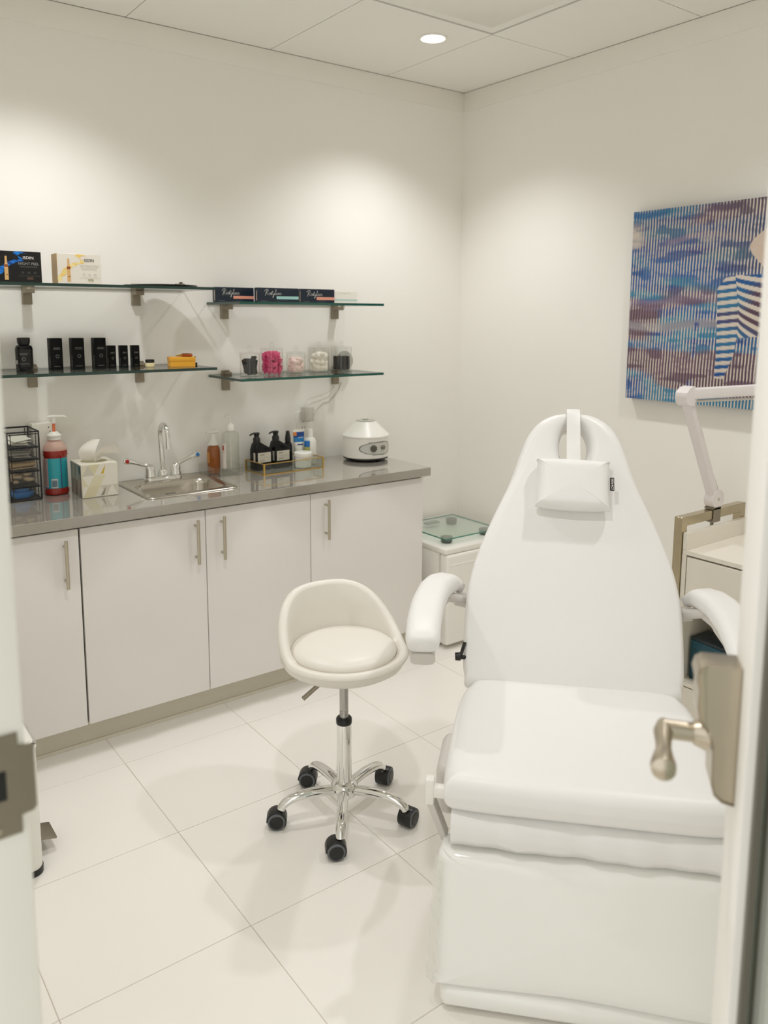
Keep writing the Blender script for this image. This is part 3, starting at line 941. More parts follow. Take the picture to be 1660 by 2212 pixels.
def c_pink(t, r, h):
    b = MB(); rnd = random.Random(2)
    for k in range(150):
        a = rnd.random() * 6.28; q = (r - 0.011) * rnd.random() ** 0.35; z = 0.014 + 0.076 * (k / 150)
        b.box((q * cos(a), q * sin(a), z), (0.026, 0.006, 0.020), 0.002, 1, RZ(rnd.random() * 180) @ RY(rnd.uniform(-60, 60)) @ RX(rnd.uniform(-40, 40)))
    b.build('wrapped_sponges', PINK, t)['kind'] = 'stuff'


def c_cotton(mm, hh, seed):
    def fn(t, r, h):
        b = MB(); rnd = random.Random(seed)
        for k in range(90):
            a = rnd.random() * 6.28; q = (r - 0.0135) * rnd.random() ** 0.4; z = 0.014 + (hh - 0.026) * (k / 90)
            b.ball((q * cos(a), q * sin(a), z), (0.0145, 0.0145, 0.011), 10, 7)
        b.build('cotton_pads', mm, t)['kind'] = 'stuff'
    return fn


def c_sticks(t, r, h):
    b = MB(); rnd = random.Random(5)
    for k in range(26):
        a = 2 * pi * k / 26 * 2.4; q = (r - 0.009) * (0.35 + 0.65 * (k % 3) / 2)
        b.cyl((q * cos(a), q * sin(a), 0.010), (q * cos(a) * 0.96, q * sin(a) * 0.98, 0.062 + 0.008 * rnd.random()), 0.0062, 0.0066, 8)
    b.build('black_rolls', FOAMB, t)['kind'] = 'stuff'


canister('clear lidded jar of black foam pieces', -1.312, -0.185, 0.041, 0.092, c_black)
canister('clear lidded jar packed with magenta sponges', -1.200, -0.165, 0.047, 0.106, c_pink)
canister('clear lidded jar of blush pink cotton', -1.070, -0.140, 0.041, 0.086, c_cotton(COTTONP, 0.074, 3))
canister('clear lidded jar filled with cream cotton', -0.953, -0.140, 0.044, 0.104, c_cotton(COTTON, 0.094, 4))
canister('clear lidded jar with upright black rolls, last in the row', -0.832, -0.135, 0.046, 0.104, c_sticks)
t = thing('frosted_disc', 'frosted round disc leaning against the wall behind the last jar', 'lid', (-0.742, -0.03, SLR))
b = MB(); b.M = Matrix.Translation((0, 0, 0.043)) @ RX(80)
b.lathe([(0.043, -0.002), (0.043, 0.002)], seg=40); b.build('disc', frosted('frosted_acrylic', (170, 172, 162), 0.7), t)

# ------------------------------------------------------------------ things on the counter
# mesh drawer tower
t = thing('drawer_tower', 'black wire mesh drawer tower at the left end of the counter', 'organizer', (-2.185, -0.078, ZT))
w, d, h = 0.104, 0.155, 0.246
b = MB()
for x in (-w / 2, w / 2):
    for y in (-d / 2, d / 2):
        b.cyl((x, y, 0), (x, y, h), 0.0028, None, 8)
        xi = x * 0.80
        b.cyl((xi, y, 0.002), (xi, y, h - 0.004), 0.0014, None, 6)
for z in (0.002, h):
    for s_ in (-1, 1):
        b.cyl((-w / 2, s_ * d / 2, z), (w / 2, s_ * d / 2, z), 0.0028, None, 8)
        b.cyl((s_ * w / 2, -d / 2, z), (s_ * w / 2, d / 2, z), 0.0028, None, 8)
b.build('wire_frame', BLACKM, t)
b = MB()
for x in (-w / 2 + 0.001, w / 2 - 0.001):
    b.quad((x, -d / 2, 0.004), (x, d / 2, 0.004), (x, d / 2, h), (x, -d / 2, h))
b.build('side_panels', SMOKE, t)
zs = [0.004, 0.052, 0.108, 0.150, 0.193, 0.242]
cont = [('blue_packets', BLUEP), ('cotton_rolls', LINEN), ('wooden_sticks', CARD), ('paper_slips', PLASG), ('paper_slips', WHITEC)]
for k in range(5):
    z0_, z1_ = zs[k], zs[k + 1]
    b = MB()
    for z in (z0_, z1_ - 0.004):
        b.cyl((-w / 2 + 0.004, -d / 2 - 0.001, z), (w / 2 - 0.004, -d / 2 - 0.001, z), 0.0018, None, 6)
    b.quad((-w / 2 + 0.004, -d / 2 + 0.004, z0_), (w / 2 - 0.004, -d / 2 + 0.004, z0_), (w / 2 - 0.004, d / 2, z0_), (-w / 2 + 0.004, d / 2, z0_))
    dr = b.build('drawer', BLACKM, t)
    b = MB(); b.quad((-w / 2 + 0.004, -d / 2 - 0.0005, z0_), (w / 2 - 0.004, -d / 2 - 0.0005, z0_), (w / 2 - 0.004, -d / 2 - 0.0005, z1_ - 0.004), (-w / 2 + 0.004, -d / 2 - 0.0005, z1_ - 0.004)); b.build('drawer_front', SMOKE, dr)
    b = MB(); rnd = random.Random(10 + k); nm, mm = cont[k]
    zz0 = z0_ + 0.003
    if k == 0:
        b.box((-0.010, -0.030, zz0 + 0.012), (0.050, 0.060, 0.022), 0.003, 2, RZ(8)); b.box((-0.006, -0.034, zz0 + 0.031), (0.042, 0.05, 0.015), 0.003, 2, RZ(-6)); b.box((0.012, -0.02, zz0 + 0.012), (0.03, 0.05, 0.02), 0.003, 2, RZ(20))
    elif k == 1:
        for i in range(30):
            b.ball((rnd.uniform(-0.036, 0.036), rnd.uniform(-0.062, 0.05), zz0 + 0.008 + 0.030 * rnd.random()), (0.011, 0.009, 0.007), 8, 6)
    elif k == 2:
        for i in range(26):
            z = zz0 + 0.003 + 0.026 * rnd.random()
            b.cyl((-0.043, -0.066 + 0.004 * i, z), (0.043, -0.060 + 0.004 * i, z + rnd.uniform(-.002, .004)), 0.0022, None, 6)
    else:
        for i in range(5):
            b.box((rnd.uniform(-0.01, 0.01), -0.02, zz0 + 0.006 + 0.004 * i), (0.062, 0.075, 0.0008), 0, 1, RZ(rnd.uniform(-25, 25)) @ RX(rnd.uniform(-6, 14)) @ RY(rnd.uniform(-8, 8)))
    b.build(nm, mm, dr)['kind'] = 'stuff'

t = thing('white_box', 'white perforated cardboard box behind the drawer tower', 'box', (-2.094, -0.032, ZT))
b = MB(); b.box((0, 0, 0.130), (0.072, 0.056, 0.260), 0.001, 1); b.build('box_body', WHITEC, t)
b = MB()
for k in range(6):
    b.M = Matrix.Translation((0.020 + 0.004 * (k % 2), -0.0284, 0.245 - 0.016 * k)) @ RX(90); b.lathe([(0.0022, 0), (0, 0.0003)], seg=10, cap0=False, cap1=False)
b.build('punched_holes', INKK, t)

# red hand soap
t = thing('soap_bottle', 'large bottle of red hand soap with a turquoise label and white pump', 'bottle', (-2.064, -0.092, ZT))
b = MB(); b.lathe([(0.036, 0), (0.042, 0.004), (0.043, 0.018), (0.040, 0.024), (0.040, 0.139), (0.0425, 0.147), (0.042, 0.164)], seg=40, sy=0.85); b.build('liquid_body', REDL, t)
b = MB(); b.lathe([(0.0422, 0.164), (0.039, 0.178), (0.030, 0.192), (0.021, 0.198), (0.019, 0.206)], seg=40, sy=0.85, cap0=False); b.build('bottle_shoulder', FROST, t)
b = MB(); b.lathe([(0.0235, 0.203), (0.0235, 0.214), (0.0215, 0.216), (0.026, 0.2165), (0.0255, 0.220), (0.016, 0.226), (0.012, 0.232), (0.0, 0.232)], seg=32, cap1=False); b.build('collar', PLASW, t)
b = MB(); b.cyl((0, 0, 0.231), (0, 0, 0.262), 0.0055, None, 14); b.build('pump_stem', ORANGE, t)
b = MB(); b.cyl((0, 0, 0.262), (0, 0, 0.282), 0.0075, 0.009, 16)
b.sweep([(-0.020, 0.003, 0.286), (0, 0, 0.287), (0.018, -0.003, 0.287), (0.036, -0.006, 0.286), (0.042, -0.007, 0.282)], [0.016, 0.018, 0.014, 0.011, 0.010], [0.008, 0.011, 0.010, 0.009, 0.009], 0.004); b.build('pump_head', PLASW, t, ang=50)
b = MB(); r1 = 0.0405
def strip(b, a0, a1, z0, z1, col, r=r1, sy=0.85, n=None):
    b.c = lin(col); n = n or max(2, int(abs(a1 - a0) / 6))
    for k in range(n):
        p = [radians(a0 + (a1 - a0) * (k + e) / n) for e in (0, 1)]
        b.quad((r * cos(p[0]), r * sy * sin(p[0]), z0), (r * cos(p[1]), r * sy * sin(p[1]), z0), (r * cos(p[1]), r * sy * sin(p[1]), z1), (r * cos(p[0]), r * sy * sin(p[0]), z1))
strip(b, -200, -145, 0.030, 0.137, (196, 168, 168)); strip(b, -145, -80, 0.026, 0.137, (50, 168, 182)); strip(b, -80, -74, 0.026, 0.137, (76, 88, 128)); strip(b, -74, 0, 0.026, 0.137, (44, 158, 172)); strip(b, -200, -145, 0.026, 0.030, (44, 140, 180))
for k in range(12): strip(b, -190, -152, 0.126 - 0.008 * k, 0.1285 - 0.008 * k, (150, 124, 126), r1 + 0.0004)
strip(b, -128, -96, 0.028, 0.062, (206, 210, 212), r1 + 0.0004); strip(b, -125, -99, 0.032, 0.056, (92, 116, 130), r1 + 0.0007)
for k in range(4): strip(b, -125, -99, 0.036 + 0.005 * k, 0.0375 + 0.005 * k, (150, 168, 176), r1 + 0.001)
b.build('label', PRINTG, t)

# tissue box with its tissue
t = thing('tissue_box', 'cube tissue box with a pale triangle pattern', 'tissue box', (-1.950, -0.170, ZT), radians(-1))
w, d, h = 0.131, 0.140, 0.123
b = MB(); b.c = lin((228, 224, 210)); b.box((0, 0, h / 2), (w, d, h), 0.0035, 2)
b.build('box_body', PRINT, t)
b = MB(); rnd = random.Random(21)
pal = [(236, 232, 220)] * 4 + [(230, 226, 212), (226, 220, 200), (222, 214, 180), (214, 209, 194), (226, 220, 190), (208, 203, 190)]
def tri_face(fn, nu, nv, pal):
    for j in range(nv):
        for i in range(-1, nu + 1):
            off = 0.5 * (j % 2)
            for k in range(2):
                if k == 0: P = [(i + off, j), (i + 1 + off, j), (i + 0.5 + off, j + 1)]
                else: P = [(i + 0.5 + off, j + 1), (i + 1.5 + off, j + 1), (i + 1 + off, j)]
                P = [(min(max(u / nu, 0), 1), v / nv) for u, v in P]
                if abs((P[1][0] - P[0][0]) * (P[2][1] - P[0][1]) - (P[2][0] - P[0][0]) * (P[1][1] - P[0][1])) < 1e-4: continue
                b.c = lin(rnd.choice(pal)); b.f([b.v(fn(u, v)) for u, v in P])
y = -d / 2 - 0.0004
tri_face(lambda u, v: (-w / 2 + 0.003 + u * (w - 0.006), y, 0.003 + v * (h - 0.006)), 3, 3, pal)
b.c = lin((214, 180, 60)); y2 = y - 0.0003
b.f([b.v((x, y2, z)) for x, z in ((0.002, 0.083), (0.014, 0.086), (0.020, 0.118))])
b.c = lin((150, 146, 134)); b.f([b.v((x, y2, z)) for x, z in ((0.0, 0.006), (0.012, 0.006), (0.020, 0.038))])
x = -w / 2 - 0.0004
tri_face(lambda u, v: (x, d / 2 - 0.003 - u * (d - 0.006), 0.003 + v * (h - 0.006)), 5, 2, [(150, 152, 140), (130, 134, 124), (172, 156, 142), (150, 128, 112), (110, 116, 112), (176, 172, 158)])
b.c = lin((30, 64, 76)); b.f([b.v((x - 0.0003, yy, z)) for yy, z in ((-d / 2 + 0.030, 0.118), (-d / 2 + 0.012, 0.112), (-d / 2 + 0.010, 0.094), (-d / 2 + 0.020, 0.084), (-d / 2 + 0.030, 0.098))])
b.build('pattern', PRINT, t)
b = MB(); b.lathe([(1, h + 0.0006), (0, h + 0.0006)], seg=32, sx=0.046, sy=0.045, cap0=False, cap1=False); b.build('opening', mat('tissue_slot', (168, 160, 128), 0.7), t)
t2 = t
def sheet(P, Q, n=12):
    b = MB(); rows = []
    for i in range(n + 1):
        s_ = i / n; rows.append([Vector(P(s_)) * (1 - k / 8) + Vector(Q(s_)) * (k / 8) + Vector((0, 0.003 * sin(3 * s_ * pi) * sin(pi * k / 8), 0.004 * sin(pi * k / 8) * s_)) for k in range(9)])
    for r_, q_ in zip(rows[:-1], rows[1:]):
        for k in range(8): b.f([b.v(r_[k]), b.v(r_[k + 1]), b.v(q_[k + 1]), b.v(q_[k])])
    return b
bz = lambda p, s_: tuple(sum(c * v[i] for c, v in zip(((1 - s_) ** 3, 3 * s_ * (1 - s_) ** 2, 3 * s_ * s_ * (1 - s_), s_ ** 3), p)) for i in range(3))
ts = thing('tissue', 'white tissue pulled up out of the tissue box', 'tissue', (-1.950, -0.170, ZT + h))
b = sheet(lambda s_: bz([(-0.008, -0.030, 0.0012), (-0.010, -0.032, 0.035), (0.020, -0.040, 0.065), (0.062, -0.050, 0.064)], s_), lambda s_: bz([(0.024, 0.000, 0.0012), (0.022, 0.002, 0.016), (0.045, -0.01, 0.030), (0.086, -0.030, 0.022)], s_)); b.build('front_sheet', TISSUE, ts, ang=180, doubles=True)
b = sheet(lambda s_: bz([(-0.036, 0.012, 0.0012), (-0.060, 0.012, 0.028), (-0.056, 0.004, 0.050), (-0.020, -0.004, 0.074)], s_), lambda s_: bz([(0.008, -0.018, 0.0012), (-0.010, -0.026, 0.032), (0.004, -0.030, 0.052), (0.022, -0.012, 0.079)], s_)); b.build('rear_sheet', TISSUE, ts, ang=180, doubles=True)

# clear acrylic tray with two pump bottles
t = thing('acrylic_tray', 'low clear acrylic tray right of the sink', 'tray', (-1.404, -0.084, ZT))
b = MB(); w, d, h = 0.136, 0.145, 0.040
b.box((0, 0, 0.002), (w, d, 0.003))
for a, c in (((-w / 2, -d / 2, 0.003), (-w / 2 + 0.003, d / 2, h)), ((w / 2 - 0.003, -d / 2, 0.003), (w / 2, d / 2, h)), ((-w / 2, -d / 2, 0.003), (w / 2, -d / 2 + 0.003, h)), ((-w / 2, d / 2 - 0.003, 0.003), (w / 2, d / 2, h))): b.span(a, c)
b.build('tray', ACR, t)
t = thing('foam_soap_bottle', 'amber soap bottle with a white pump in the acrylic tray', 'bottle', (-1.430, -0.072, ZT + 0.004))
b = MB(); b.lathe([(0.023, 0), (0.0265, 0.006), (0.0275, 0.09), (0.025, 0.108), (0.019, 0.114), (0.019, 0.118)], seg=36); b.build('bottle_body', AMBER, t)
b = MB(); b.lathe([(0.0215, 0.117), (0.0215, 0.124), (0.0185, 0.126), (0.017, 0.136), (0.0125, 0.140), (0.012, 0.166), (0, 0.166)], seg=28, cap1=False)
b.sweep([(0.022, 0.0, 0.171), (0, 0, 0.171), (-0.02, 0, 0.171), (-0.032, 0, 0.168)], [0.018, 0.024, 0.018, 0.012], [0.007, 0.010, 0.009, 0.006], 0.004); b.build('pump', PLASW, t, ang=50)
b = MB(); strip(b, -200, -150, 0.045, 0.090, (196, 132, 62), 0.0278, 1.0); b.build('label', PRINTG, t)
t = thing('sanitizer_bottle', 'tall clear sanitizer bottle with a white pump in the acrylic tray', 'bottle', (-1.372, -0.112, ZT + 0.004))
b = MB(); pr = [(0.034, 0), (0.037, 0.004), (0.037, 0.148), (0.035, 0.166), (0.018, 0.176), (0.016, 0.182)]
b.lathe(pr, seg=40, sy=0.7, cap1=False); b.build('bottle_body', PETB, t)
b = MB(); b.lathe([(0.018, 0.178), (0.018, 0.198), (0.012, 0.206), (0.006, 0.208), (0.006, 0.232), (0.012, 0.234), (0.013, 0.240), (0, 0.243)], seg=28, cap1=False)
b.sweep([(0.010, 0, 0.237), (-0.005, 0, 0.239), (-0.020, -0.002, 0.237), (-0.026, -0.003, 0.232)], [0.016, 0.016, 0.011, 0.009], [0.008, 0.010, 0.009, 0.006], 0.004); b.cyl((0, 0, 0.02), (0, 0, 0.18), 0.003, None, 8); b.build('pump', PLASW, t, ang=50)
b = MB(); strip(b, -195, -140, 0.022, 0.128, (222, 214, 206), 0.0374, 0.7); strip(b, -175, -158, 0.098, 0.118, (176, 74, 66), 0.0377, 0.7); strip(b, -175, -150, 0.088, 0.091, (160, 150, 146), 0.0377, 0.7); b.build('label', PRINT, t)

# ribbed glass tray with gold rim
TX, TY = -1.136, -0.150
t = thing('ribbed_tray', 'ribbed glass tray with gold edges holding bottles', 'tray', (TX, TY, ZT), radians(2.5))
w, d, h = 0.296, 0.150, 0.047
def ribs(p0, p1, n):
    rings = [[], []]
    p0, p1 = Vector(p0), Vector(p1); tdir = (p1 - p0).normalized(); nn = Vector((-tdir.y, tdir.x, 0))
    b = MB(); m_ = n * 4
    pts = [p0 + (p1 - p0) * (k / m_) + nn * 0.0018 * abs(sin(pi * k / 4)) for k in range(m_ + 1)]
    for a, c in zip(pts[:-1], pts[1:]):
        b.quad((a.x, a.y, 0.004), (c.x, c.y, 0.004), (c.x, c.y, h - 0.003), (a.x, a.y, h - 0.003))
    return b
for p, q, n in (((-w / 2, -d / 2, 0), (w / 2, -d / 2, 0), 40), ((w / 2, -d / 2, 0), (w / 2, d / 2, 0), 20), ((w / 2, d / 2, 0), (-w / 2, d / 2, 0), 40), ((-w / 2, d / 2, 0), (-w / 2, -d / 2, 0), 20)):
    ribs(p, q, n).build('ribbed_wall', RIB, t, ang=80, doubles=True)
b = MB(); b.box((0, 0, 0.002), (w - 0.002, d - 0.002, 0.003)); b.build('tray_base', mat('tray_mirror_base', (176, 174, 164), 0.12, metal=0.5), t)
b = MB()
for x in (-w / 2, w / 2):
    for y in (-d / 2, d / 2): b.box((x, y, h / 2), (0.007, 0.005, h), 0.0006, 1)
for z in (0.002, h - 0.0015):
    for y in (-d / 2, d / 2): b.box((0, y, z), (w, 0.0045, 0.003))
    for x in (-w / 2, w / 2): b.box((x, 0, z), (0.0045, d, 0.003))
b.build('gold_rim', GOLD, t)
ZTR = ZT + 0.0038

def pumpbottle(label, x, y, rz):
    t = thing('pump_bottle', label, 'bottle', (x, y, ZTR), rz, 'black pump bottles in the ribbed tray')
    b = MB()
    def sec(x0, x1, y0, y1, z, r=0.006): return [(px, py, z) for px, py in rrect(x0, x1, y0, y1, r, 3)]
    b.loft([sec(-0.036, 0.036, -0.026, 0.026, 0.0), sec(-0.037, 0.037, -0.027, 0.027, 0.003), sec(-0.037, 0.037, -0.027, 0.027, 0.088), sec(-0.035, 0.034, -0.025, 0.025, 0.094), sec(-0.033, 0.004, -0.020, 0.020, 0.112), sec(-0.031, -0.003, -0.015, 0.015, 0.118)])
    b.build('bottle_body', BLACKG, t)
    b = MB(); cx_ = -0.017
    b.lathe([(0.0155, 0.117), (0.0155, 0.136), (0.011, 0.140), (0.0105, 0.150), (0.0125, 0.152), (0.0125, 0.158), (0, 0.160)], (cx_, 0, 0), 24, cap1=False)
    b.sweep([(cx_ + 0.010, 0, 0.156), (cx_, 0, 0.157), (cx_ - 0.018, 0, 0.157), (cx_ - 0.028, 0, 0.154), (cx_ - 0.033, 0, 0.149)], [0.016, 0.018, 0.010, 0.009, 0.007], [0.008, 0.009, 0.007, 0.006, 0.005], 0.003); b.build('pump', BLACK, t, ang=50)
    b = MB(); b.c = lin((208, 202, 188)); y_ = -0.0275
    b.quad((-0.029, y_, 0.034), (0.035, y_, 0.034), (0.035, y_, 0.076), (-0.029, y_, 0.076))
    bars(b, -0.020, 0.006, y_ - 0.0004, 0.070, 2, 0.0018, 0.004, (128, 122, 104), 0.3, 'l'); bars(b, -0.022, 0.024, y_ - 0.0004, 0.056, 1, 0.0012, 0.003, (170, 164, 150), 0); bars(b, -0.022, 0.012, y_ - 0.0004, 0.046, 2, 0.0018, 0.0045, (150, 144, 130), 0.3, 'l')
    b.c = lin((200, 194, 180)); b.quad((-0.0375, -0.020, 0.034), (-0.0375, -0.006, 0.034), (-0.0375, -0.006, 0.076), (-0.0375, -0.020, 0.076))
    b.build('label', PRINT, t)


pumpbottle('black pump bottle with a white label at the left end of the ribbed tray', -1.238, -0.120, radians(4))
pumpbottle('black pump bottle with a white label next to the black spray bottle', -1.146, -0.118, radians(4))
t = thing('spray_bottle', 'slim black bottle with a white side label in the ribbed tray', 'bottle', (-1.091, -0.098, ZTR))
b = MB(); b.lathe([(0.019, 0), (0.020, 0.002), (0.020, 0.088), (0.016, 0.098), (0.011, 0.104), (0.011, 0.108)], seg=28); b.build('bottle_body', BLACKG, t)
b = MB(); b.lathe([(0.0125, 0.106), (0.0125, 0.118), (0.009, 0.142), (0.0075, 0.152), (0, 0.153)], seg=24, cap1=False); b.build('cap', BLACK, t)
b = MB(); strip(b, -150, -112, 0.02, 0.084, (196, 192, 180), 0.0203, 1.0); b.build('label', PRINT, t)
t = thing('lotion_tube', 'white and blue squeeze tube with an orange patch', 'tube', (-1.040, -0.105, ZTR), radians(-6))
b = MB()
for_r = [(0.020, 0.016, 0.0), (0.022, 0.018, 0.006), (0.022, 0.018, 0.03), (0.024, 0.013, 0.09), (0.0265, 0.005, 0.140), (0.027, 0.0018, 0.150), (0.027, 0.0016, 0.155)]
segs = 28
def tring(a, c, z, e=0.0): return [((a + e) * cos(2 * pi * k / segs), (c + e) * sin(2 * pi * k / segs), z) for k in range(segs)]
b.loft([tring(*q) for q in for_r]); b.build('tube_body', PLASW, t)
b = MB(); y_ = 0
def band(z0, z1, col, a0=-170, a1=-10, e=0.0004):
    b.c = lin(col); n = 16
    def pt(a, z):
        for (A, B, Z), (A2, B2, Z2) in zip(for_r[:-1], for_r[1:]):
            if Z <= z <= Z2:
                q = (z - Z) / (Z2 - Z); aa, bb = A + (A2 - A) * q + e, B + (B2 - B) * q + e
                return (aa * cos(a), bb * sin(a), z)
    for m_ in range(4):
        za, zb = z0 + (z1 - z0) * m_ / 4, z0 + (z1 - z0) * (m_ + 1) / 4
        for k in range(n):
            p, q = radians(a0 + (a1 - a0) * k / n), radians(a0 + (a1 - a0) * (k + 1) / n)
            b.quad(pt(p, za), pt(q, za), pt(q, zb), pt(p, zb))
band(0.100, 0.120, (16, 120, 184)); band(0.120, 0.144, (14, 66, 140)); band(0.128, 0.144, (222, 130, 50), -170, -118, 0.0008); band(0.118, 0.122, (170, 196, 220), -105, -45, 0.0009); band(0.086, 0.092, (70, 84, 130), -120, -50, 0.0006)
b.build('printed_band', PRINTG, t)
t = thing('dropper_bottle', 'tiny bottle with a blue cap between tube and white bottle', 'bottle', (-1.012, -0.130, ZTR))
b = MB(); b.lathe([(0.011, 0), (0.012, 0.002), (0.012, 0.078), (0.010, 0.080)], seg=24); b.build('bottle_body', mat('olive_label', (176, 178, 96), 0.4), t)
b = MB(); b.lathe([(0.0125, 0.079), (0.0125, 0.103), (0.011, 0.105), (0, 0.105)], seg=24, cap1=False); b.build('cap', mat('blue_cap', (16, 104, 176), 0.3), t)
t = thing('white_bottle', 'white bottle with a tall white cap at the back of the ribbed tray', 'bottle', (-0.988, -0.115, ZTR))
b = MB(); b.lathe([(0.026, 0), (0.028, 0.003), (0.028, 0.096), (0.024, 0.110), (0.016, 0.117)], seg=32); b.build('bottle_body', PLASW, t)
b = MB(); b.lathe([(0.0155, 0.115), (0.0145, 0.120), (0.0125, 0.150), (0.0115, 0.154), (0, 0.155)], seg=28, cap1=False); b.build('cap', PLASW, t)
b = MB()
for z, a in ((0.094, 26), (0.085, 20), (0.079, 24)): strip(b, -150 - a * 0.4, -150 + a, z, z + 0.003, (150, 120, 112) if z > 0.09 else (130, 130, 128), 0.0284, 1.0)
b.build('label', PRINT, t)
t = thing('white_jar', 'white lidded jar at the front of the ribbed tray', 'jar', (-1.062, -0.178, ZTR))
b = MB(); b.lathe([(0.032, 0), (0.035, 0.003), (0.036, 0.048), (0.034, 0.050)], seg=36); b.build('jar_body', PLASW, t)
b = MB(); b.lathe([(0.0385, 0.0485), (0.039, 0.052), (0.039, 0.064), (0.036, 0.067), (0, 0.068)], seg=36, cap1=False); b.build('lid', PLASW, t)

# wall outlet with plug-in adapter and thin cord
t = thing('wall_outlet', 'white duplex outlet plate on the wall behind the ribbed tray', 'outlet', (-0.956, 0, 1.010))
b = MB(); b.box((0, -0.003, 0), (0.070, 0.006, 0.115), 0.002, 2); b.build('cover_plate', PLASW, t)
b = MB()
for dz in (-0.020, 0.020):
    b.box((0, -0.0068, dz), (0.034, 0.002, 0.029), 0.0008, 1)
b.build('receptacle', PLASW, t)
b = MB()
for dz in (-0.020, 0.020):
    for x in (-0.0065, 0.0065): b.box((x, -0.0079, dz + 0.004), (0.0022, 0.0006, 0.009))
    b.M = Matrix.Translation((0, -0.0078, dz - 0.008)) @ RX(90); b.lathe([(0.003, 0), (0, 0.0003)], seg=10, cap0=False, cap1=False); b.M = Matrix.Identity(4)
b.build('slots', INKK, t)
t = thing('power_adapter', 'grey plug-in power adapter in the upper outlet socket', 'adapter', (-0.950, -0.0085, 1.058))
b = MB(); b.box((0, -0.024, 0), (0.046, 0.046, 0.066), 0.006, 3); b.build('adapter_body', PLASG, t)
b = MB(); b.tube([(-0.012, -0.024, 0.032), (-0.010, -0.022, 0.045), (0.010, -0.008, 0.062), (0.045, -0.001, 0.070), (0.09, -0.001, 0.078), (0.135, -0.001, 0.092), (0.165, -0.001, 0.118)], 0.0016, 8); b.build('cord', PLASG, t)
b = MB(); b.tube([(0.05, -0.0002, -0.01), (0.075, 0.006, 0.017), (0.105, 0.006, 0.042), (0.135, 0.006, 0.044), (0.16, 0.006, 0.062), (0.19, 0.006, 0.097), (0.205, 0.006, 0.132)], 0.0018, 8); b.build('cord', PLASG, t)

# small bench centrifuge
t = thing('centrifuge', 'round white bench centrifuge with a control panel, right end of counter', 'centrifuge', (-0.715, -0.157, ZT))
R_ = 0.106
b = MB(); b.lathe([(R_ * 0.96, 0.016), (R_, 0.020), (R_, 0.108), (R_ * 1.0, 0.110)], seg=64); b.build('body', PLASW, t)
b = MB(); b.lathe([(R_ * 1.01, 0.1102), (R_ * 1.035, 0.112), (R_ * 1.03, 0.117), (R_ * 0.97, 0.123), (0.048, 0.176), (0.046, 0.178), (0.0, 0.179)], seg=64, cap1=False); lid = b.build('lid', PLASW, t, ang=25)
b = MB(); b.lathe([(0.044, 0.1785), (0.044, 0.182), (0.040, 0.183), (0, 0.183)], seg=40, cap1=False); b.box((0.0, 0, 0.186), (0.02, 0.02, 0.005), 0.001, 1); b.build('window', mat('lid_window', (188, 190, 178), 0.2), lid)
b = MB(); b.lathe([(R_ * 0.9, 0.007), (R_ * 0.97, 0.010), (R_ * 0.97, 0.0162)], seg=48); b.build('base_ring', BLACK, t)
for k in range(4):
    b = MB(); a = radians(45 + 90 * k - 35); b.lathe([(0.012, 0), (0.014, 0.008)], (0.085 * cos(a), 0.085 * sin(a), 0), 16); b.build('foot', BLACK, t)
def onbody(a, z, e=0.0): 
    an = radians(a); r = R_ + e
    return (r * cos(an), r * sin(an), z)
def oval(k, n, sc=1.0):
    q = 2 * pi * k / n
    u, v = cos(q), sin(q)
    px = (abs(u) ** 0.8) * (1 if u > 0 else -1); pz = (abs(v) ** 0.85) * (1 if v > 0 else -1)
    return (-95 + 44 * sc * px, 0.064 + 0.034 * sc * pz * (0.82 + 0.18 * px))
b = MB(); n = 48
grid = [[b.v(onbody(*oval(k, n, s_ / 6), 0.0005)) for k in range(n)] for s_ in range(1, 7)]
b.c = lin((206, 206, 198))
for a_, c_ in zip(grid[:-1], grid[1:]):
    for k in range(n): b.f([a_[k], a_[(k + 1) % n], c_[(k + 1) % n], c_[k]])
b.f(grid[0])
b.c = lin((74, 86, 76))
for k in range(n):
    p, q = oval(k, n, 1.0), oval(k + 1, n, 1.0); p2, q2 = oval(k, n, 1.06), oval(k + 1, n, 1.06)
    b.quad(onbody(*p, 0.0008), onbody(*q, 0.0008), onbody(*q2, 0.0008), onbody(*p2, 0.0008))
b.c = lin((110, 116, 106))
for a0, a1, z in ((-118, -72, 0.090), (-108, -74, 0.0345)):
    for k in range(8):
        aa, ab = a0 + (a1 - a0) * k / 8, a0 + (a1 - a0) * (k + 0.75) / 8
        b.quad(onbody(aa, z, 0.0009), onbody(ab, z, 0.0009), onbody(ab, z + 0.003, 0.0009), onbody(aa, z + 0.003, 0.0009))
b.build('control_panel', PRINT, t)
for a_, z_, r_, cm in ((-106, 0.066, 0.0145, (92, 88, 78)), (-80, 0.068, 0.0095, (132, 128, 114))):
    b = MB(); an = radians(a_)
    M = Matrix.Translation(onbody(a_, z_, 0.0)) @ Matrix.Rotation(an, 4, 'Z') @ RY(90)
    b.M = M
    n = 32
    rad = lambda k, r: r * (1 + 0.07 * (1 if (k // 2) % 2 else -1))
    b.loft([[(rad(k, r_) * cos(2 * pi * k / n), rad(k, r_) * sin(2 * pi * k / n), 0.0008) for k in range(n)], [(rad(k, r_) * cos(2 * pi * k / n), rad(k, r_) * sin(2 * pi * k / n), 0.010) for k in range(n)]])
    b.lathe([(r_ * 0.75, 0.010), (r_ * 0.7, 0.014)], seg=24)
    b.build('knob', mat('knob_grey', cm, 0.4), t)

